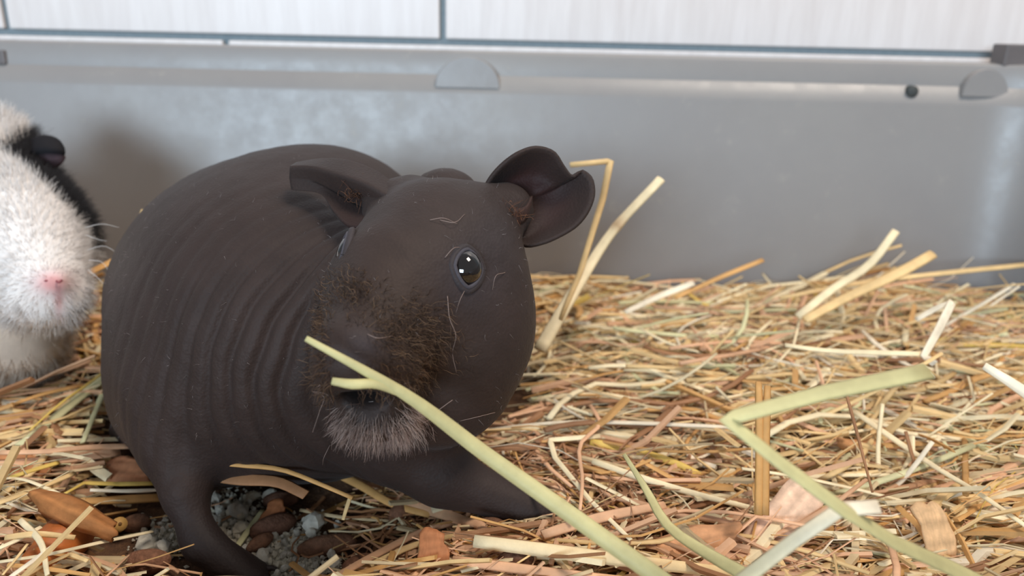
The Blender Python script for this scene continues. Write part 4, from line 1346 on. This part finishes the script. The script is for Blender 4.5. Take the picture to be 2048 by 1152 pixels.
def lay(n, lo, hi, wl, wh_, up, seed, xr=(-.31, .275), yr=(.14, .414), m_=6, jitter=.35, bare=0.12):
    r = np.random.default_rng(seed)
    x = r.uniform(*xr, n); y = r.uniform(*yr, n)
    L = r.uniform(lo, hi, n) * np.where(r.random(n) < .25, .6, 1)
    ang = np.where(r.random(n) < .72, math.radians(7) + r.normal(size=n) * jitter, r.uniform(-math.pi / 2, math.pi / 2, n))
    sl = r.normal(size=n) * .10 + np.where(r.random(n) < .10, r.uniform(.1, .5, n), 0)
    bend = r.normal(size=n) * .20
    sway = r.normal(size=n) * .05
    t = np.linspace(-.5, .5, m_)
    dx = np.cos(ang)[:, None] * (t * L[:, None]) - np.sin(ang)[:, None] * (L[:, None] * (bend[:, None] * (t * t * 2) + sway[:, None] * np.sin(t * 9)))
    dy = np.sin(ang)[:, None] * (t * L[:, None]) + np.cos(ang)[:, None] * (L[:, None] * (bend[:, None] * (t * t * 2) + sway[:, None] * np.sin(t * 9)))
    X = x[:, None] + dx; Y = y[:, None] + dy
    hh = hfield(X, Y)
    mean = hfield(x, y)[:, None]
    Z = 0.55 * hh + 0.45 * mean + sl[:, None] * t * L[:, None] + r.uniform(up[0], up[1], n)[:, None]
    Z = np.maximum(Z, hh - 0.006); Z = np.maximum(Z, 0.002)
    pts = np.stack([X, Y, Z], -1)
    lim = TY1 - .002 + Z * .08
    ok = (Y < lim).all(1) & (X < TX1 - .004 + Z * .08).all(1) & (X > -.5).all(1)
    hc = hfield(x, y)
    ok &= (hc > 0.009) | (r.random(n) < bare)
    ok &= (hfield(X[:, 0], Y[:, 0]) > .006) | (r.random(n) < bare * 1.5)
    ok &= (hfield(X[:, -1], Y[:, -1]) > .006) | (r.random(n) < bare * 1.5)
    cd_ = np.sqrt((X - (TX1 - RC)) ** 2 + (Y - (TY1 - RC)) ** 2)
    ok &= ~(((X > TX1 - RC) & (Y > TY1 - RC) & (cd_ > RC)).any(1))
    pts = pts[ok]; L = L[ok]
    sub = pts[:, :, :]
    fine = np.concatenate([sub, (sub[:, 1:] + sub[:, :-1]) / 2], 1)
    d_ = obstacle(fine.reshape(-1, 3)).reshape(len(pts), -1).min(1)
    k = d_ > 0.0012
    pts = pts[k]; L = L[k]
    wd = r.uniform(wl, wh_, len(pts))
    ci = r.choice(9, size=len(pts), p=PW / PW.sum())
    # browner, more broken straw where the animals tread
    mx, my = pts[:, :, 0].mean(1), pts[:, :, 1].mean(1)
    tread = np.clip(1.5 - np.sqrt(((mx + .02) / .11) ** 2 + ((my - .22) / .07) ** 2), 0, 1) * .75
    tread = np.maximum(tread, np.clip((-.10 - mx) / .05, 0, 1) * .45)
    sw = r.random(len(pts)) < tread
    ci = np.where(sw, r.choice([3, 4, 4, 6, 6, 7], size=len(pts)), ci)
    cc = PAL[ci] * r.uniform(.74, 1.10, (len(pts), 1))
    return pts, L, wd, cc, ci, r


parts = []
# broken bits in the trodden hollow
for n_, lo, hi, wl, wh_, seed in ((650, .006, .022, .0004, .0012, 201), (110, .02, .05, .0010, .0022, 202)):
    pts, L, wd, cc, ci, r = lay(n_, lo, hi, wl, wh_, (.0005, .004), seed, xr=(-.050, .03), yr=(.17, .27), bare=1.0, jitter=.7)
    parts.append(bulk_strands(pts, wd, wd * .6, cc, r.uniform(-.7, .7, len(wd))))
for n_, lo, hi, wl, wh_, up, seed, bare, yr_, xr_ in ((5200, .02, .075, .0013, .0032, (-.006, .0015), 101, .05, (.14, .414), (-.31, .275)), (3600, .02, .085, .0011, .0034, (-.001, .004), 102, .05, (.14, .414), (-.31, .275)),
                                     (4200, .006, .022, .0005, .0014, (-.003, .0035), 103, .45, (.14, .414), (-.31, .275)), (3600, .025, .085, .00035, .0009, (-.002, .0055), 105, .10, (.14, .414), (-.31, .275)),
                                     (5200, .03, .095, .0013, .0034, (-.004, .004), 106, .05, (-.18, .15), (-.48, .275)), (2600, .03, .095, .0013, .0034, (-.004, .004), 107, .05, (.14, .414), (-.49, -.30))):
    pts, L, wd, cc, ci, r = lay(n_, lo, hi, wl, wh_, up, seed, bare=bare, yr=yr_, xr=xr_)
    parts.append(bulk_strands(pts, wd, wd * r.uniform(.4, .8, len(wd)), cc, r.uniform(-.7, .7, len(wd))))
off = 0; VA, FA, CA = [], [], []
for a, b_, c in parts:
    VA.append(a); FA.append(b_ + off); CA.append(c); off += len(a)
o = obj('straw_bedding', mesh_from('straw_bedding', np.concatenate(VA), np.concatenate(FA), np.concatenate(CA), smooth=False), MAT['straw'])
tag(o, 'dense heap of fine golden straw covering the tray floor', 'straw bedding', kind='stuff')

# single stalks on top of the heap, each its own object
pts, L, wd, cc, ci, r = lay(520, .04, .11, .0015, .0034, (.002, .0065), 104, yr=(.17, .41), bare=.02)
qx_, qy_, _ = proj(pts.reshape(-1, 3))
inside = ((qx_ > 0) & (qx_ < 2048) & (qy_ > 0) & (qy_ < 1152)).reshape(len(pts), -1).mean(1) > .5
sel = np.where(inside)[0]
# largest on screen first
scr = L[sel] * wd[sel] / (np.linalg.norm(pts[sel].mean(1) - CAM, axis=1) ** 2)
sel = sel[np.argsort(-scr)][:185]
LAND = ((1525, 900, 'beside the upright ochre splinter'), (1640, 800, 'near the pale green folded strip'), (1880, 660, 'around the folded pale peak'),
        (1970, 560, 'by the rounded tray corner'), (1700, 590, 'under the frayed stalk'), (1380, 600, 'below the middle of the grey tray wall'),
        (1150, 640, 'at the foot of the tall jointed stalk'), (1260, 740, 'beside the hairless cheek'), (1120, 850, 'beside the hairless chest'),
        (1300, 960, 'around the long straight cream stalk'), (1200, 1090, 'around the thick pale stalk'), (1560, 1040, 'around the pale pinkish shaving'), (1860, 920, 'under the long diagonal stalk'),
        (1950, 780, 'beside the slant-cut thick stalk'), (1900, 1080, 'around the tan upright shaving'), (1450, 700, 'on the open middle of the heap'), (160, 640, 'between the two guinea pigs'),
        (120, 720, 'under the white guinea pig'), (140, 830, 'around the broad green hay leaf'), (160, 920, 'around the broad pinkish brown hay leaf'), (100, 1040, 'around the orange chunk'),
        (800, 1060, 'below the hairless chest'), (1720, 700, 'behind the pale green folded strip'))
CN = ['golden', 'cream', 'greenish', 'ochre', 'pinkish', 'whitish', 'brown', 'dull beige', 'yellow']
for i in sel:
    p_ = pts[i]; c = p_.mean(0)
    line = bez(p_, 8)
    S_ = Strands()
    kk = 1 + .06 * np.sin(np.linspace(0, 7, 8) + i)
    S_.add(line - c, wd[i] * kk * np.interp(np.linspace(0, 1, 8), [0, .2, .8, 1], [.85, 1, 1, .8]), wd[i] * .5, col=np.tile(cc[i], (8, 1)) * (1 + .08 * np.sin(np.arange(8) * 1.7 + i))[:, None], sides=6)
    o = obj('straw_stalk', S_.mesh('straw_stalk'), MAT['straw'], None, tuple(c))
    lx, ly, _ = proj(c)
    land = min(LAND, key=lambda q: (q[0] - lx) ** 2 + (1.3 * (q[1] - ly)) ** 2)[2]
    size = 'long' if L[i] > .075 else 'medium' if L[i] > .055 else 'short'
    ax_, ay_, _ = proj(p_[0]); bx_, by_, _ = proj(p_[-1])
    sl_ = math.degrees(math.atan2(-(by_ - ay_) * np.sign(bx_ - ax_), abs(bx_ - ax_)))
    how = 'level' if abs(sl_) < 9 else 'slanting' if abs(sl_) < 30 else 'steep'
    tag(o, '%s %s %s straw stalk lying %s' % (size, how, CN[ci[i]], land), 'straw', G_STRAW)

# stalks sticking up out of the heap, most of them along the tray wall
r = np.random.default_rng(310)
made = 0
while made < 44:
    far = made < 30
    bx_ = r.uniform(1075, 2040) if far else r.uniform(1120, 2040)
    by_ = r.uniform(575, 650) if far else r.uniform(660, 1080)
    b0 = RH(bx_, by_, -.003)
    az = r.uniform(0, 2 * math.pi); el = math.radians(r.uniform(8, 32) if far else r.uniform(12, 55))
    az = az if r.random() < .3 else r.choice([r.normal() * .5, math.pi + r.normal() * .5])
    Ls = r.uniform(.025, .06) if far else r.uniform(.018, .04)
    tip = b0 + Ls * np.array([math.cos(az) * math.cos(el), math.sin(az) * math.cos(el), math.sin(el)])
    mid = (b0 + tip) / 2 + r.normal(size=3) * .0015
    line = bez([b0, mid, tip], 8)
    if (line[:, 1] > TY1 - .003 + line[:, 2] * .08).any() or (line[:, 0] > TX1 - .01).any() or obstacle(line).min() < .002:
        continue
    k = int(r.choice(9, p=PW / PW.sum())); wd_ = r.uniform(.0009, .0024)
    S_ = Strands()
    S_.add(line - b0, wd_ * np.linspace(1, .75, 8), wd_ * .55, col=np.tile(PAL[k] * r.uniform(.8, 1.1), (8, 1)), sides=6)
    o = obj('straw_stalk', S_.mesh('straw_stalk'), MAT['straw'], None, tuple(b0))
    lx, ly, _ = proj((b0 + tip) / 2)
    land = min(LAND, key=lambda q: (q[0] - lx) ** 2 + (1.3 * (q[1] - ly)) ** 2)[2]
    tag(o, '%s %s straw end sticking up %s' % ('thick' if wd_ > .0017 else 'thin', CN[k], land), 'straw', G_STRAW)
    made += 1
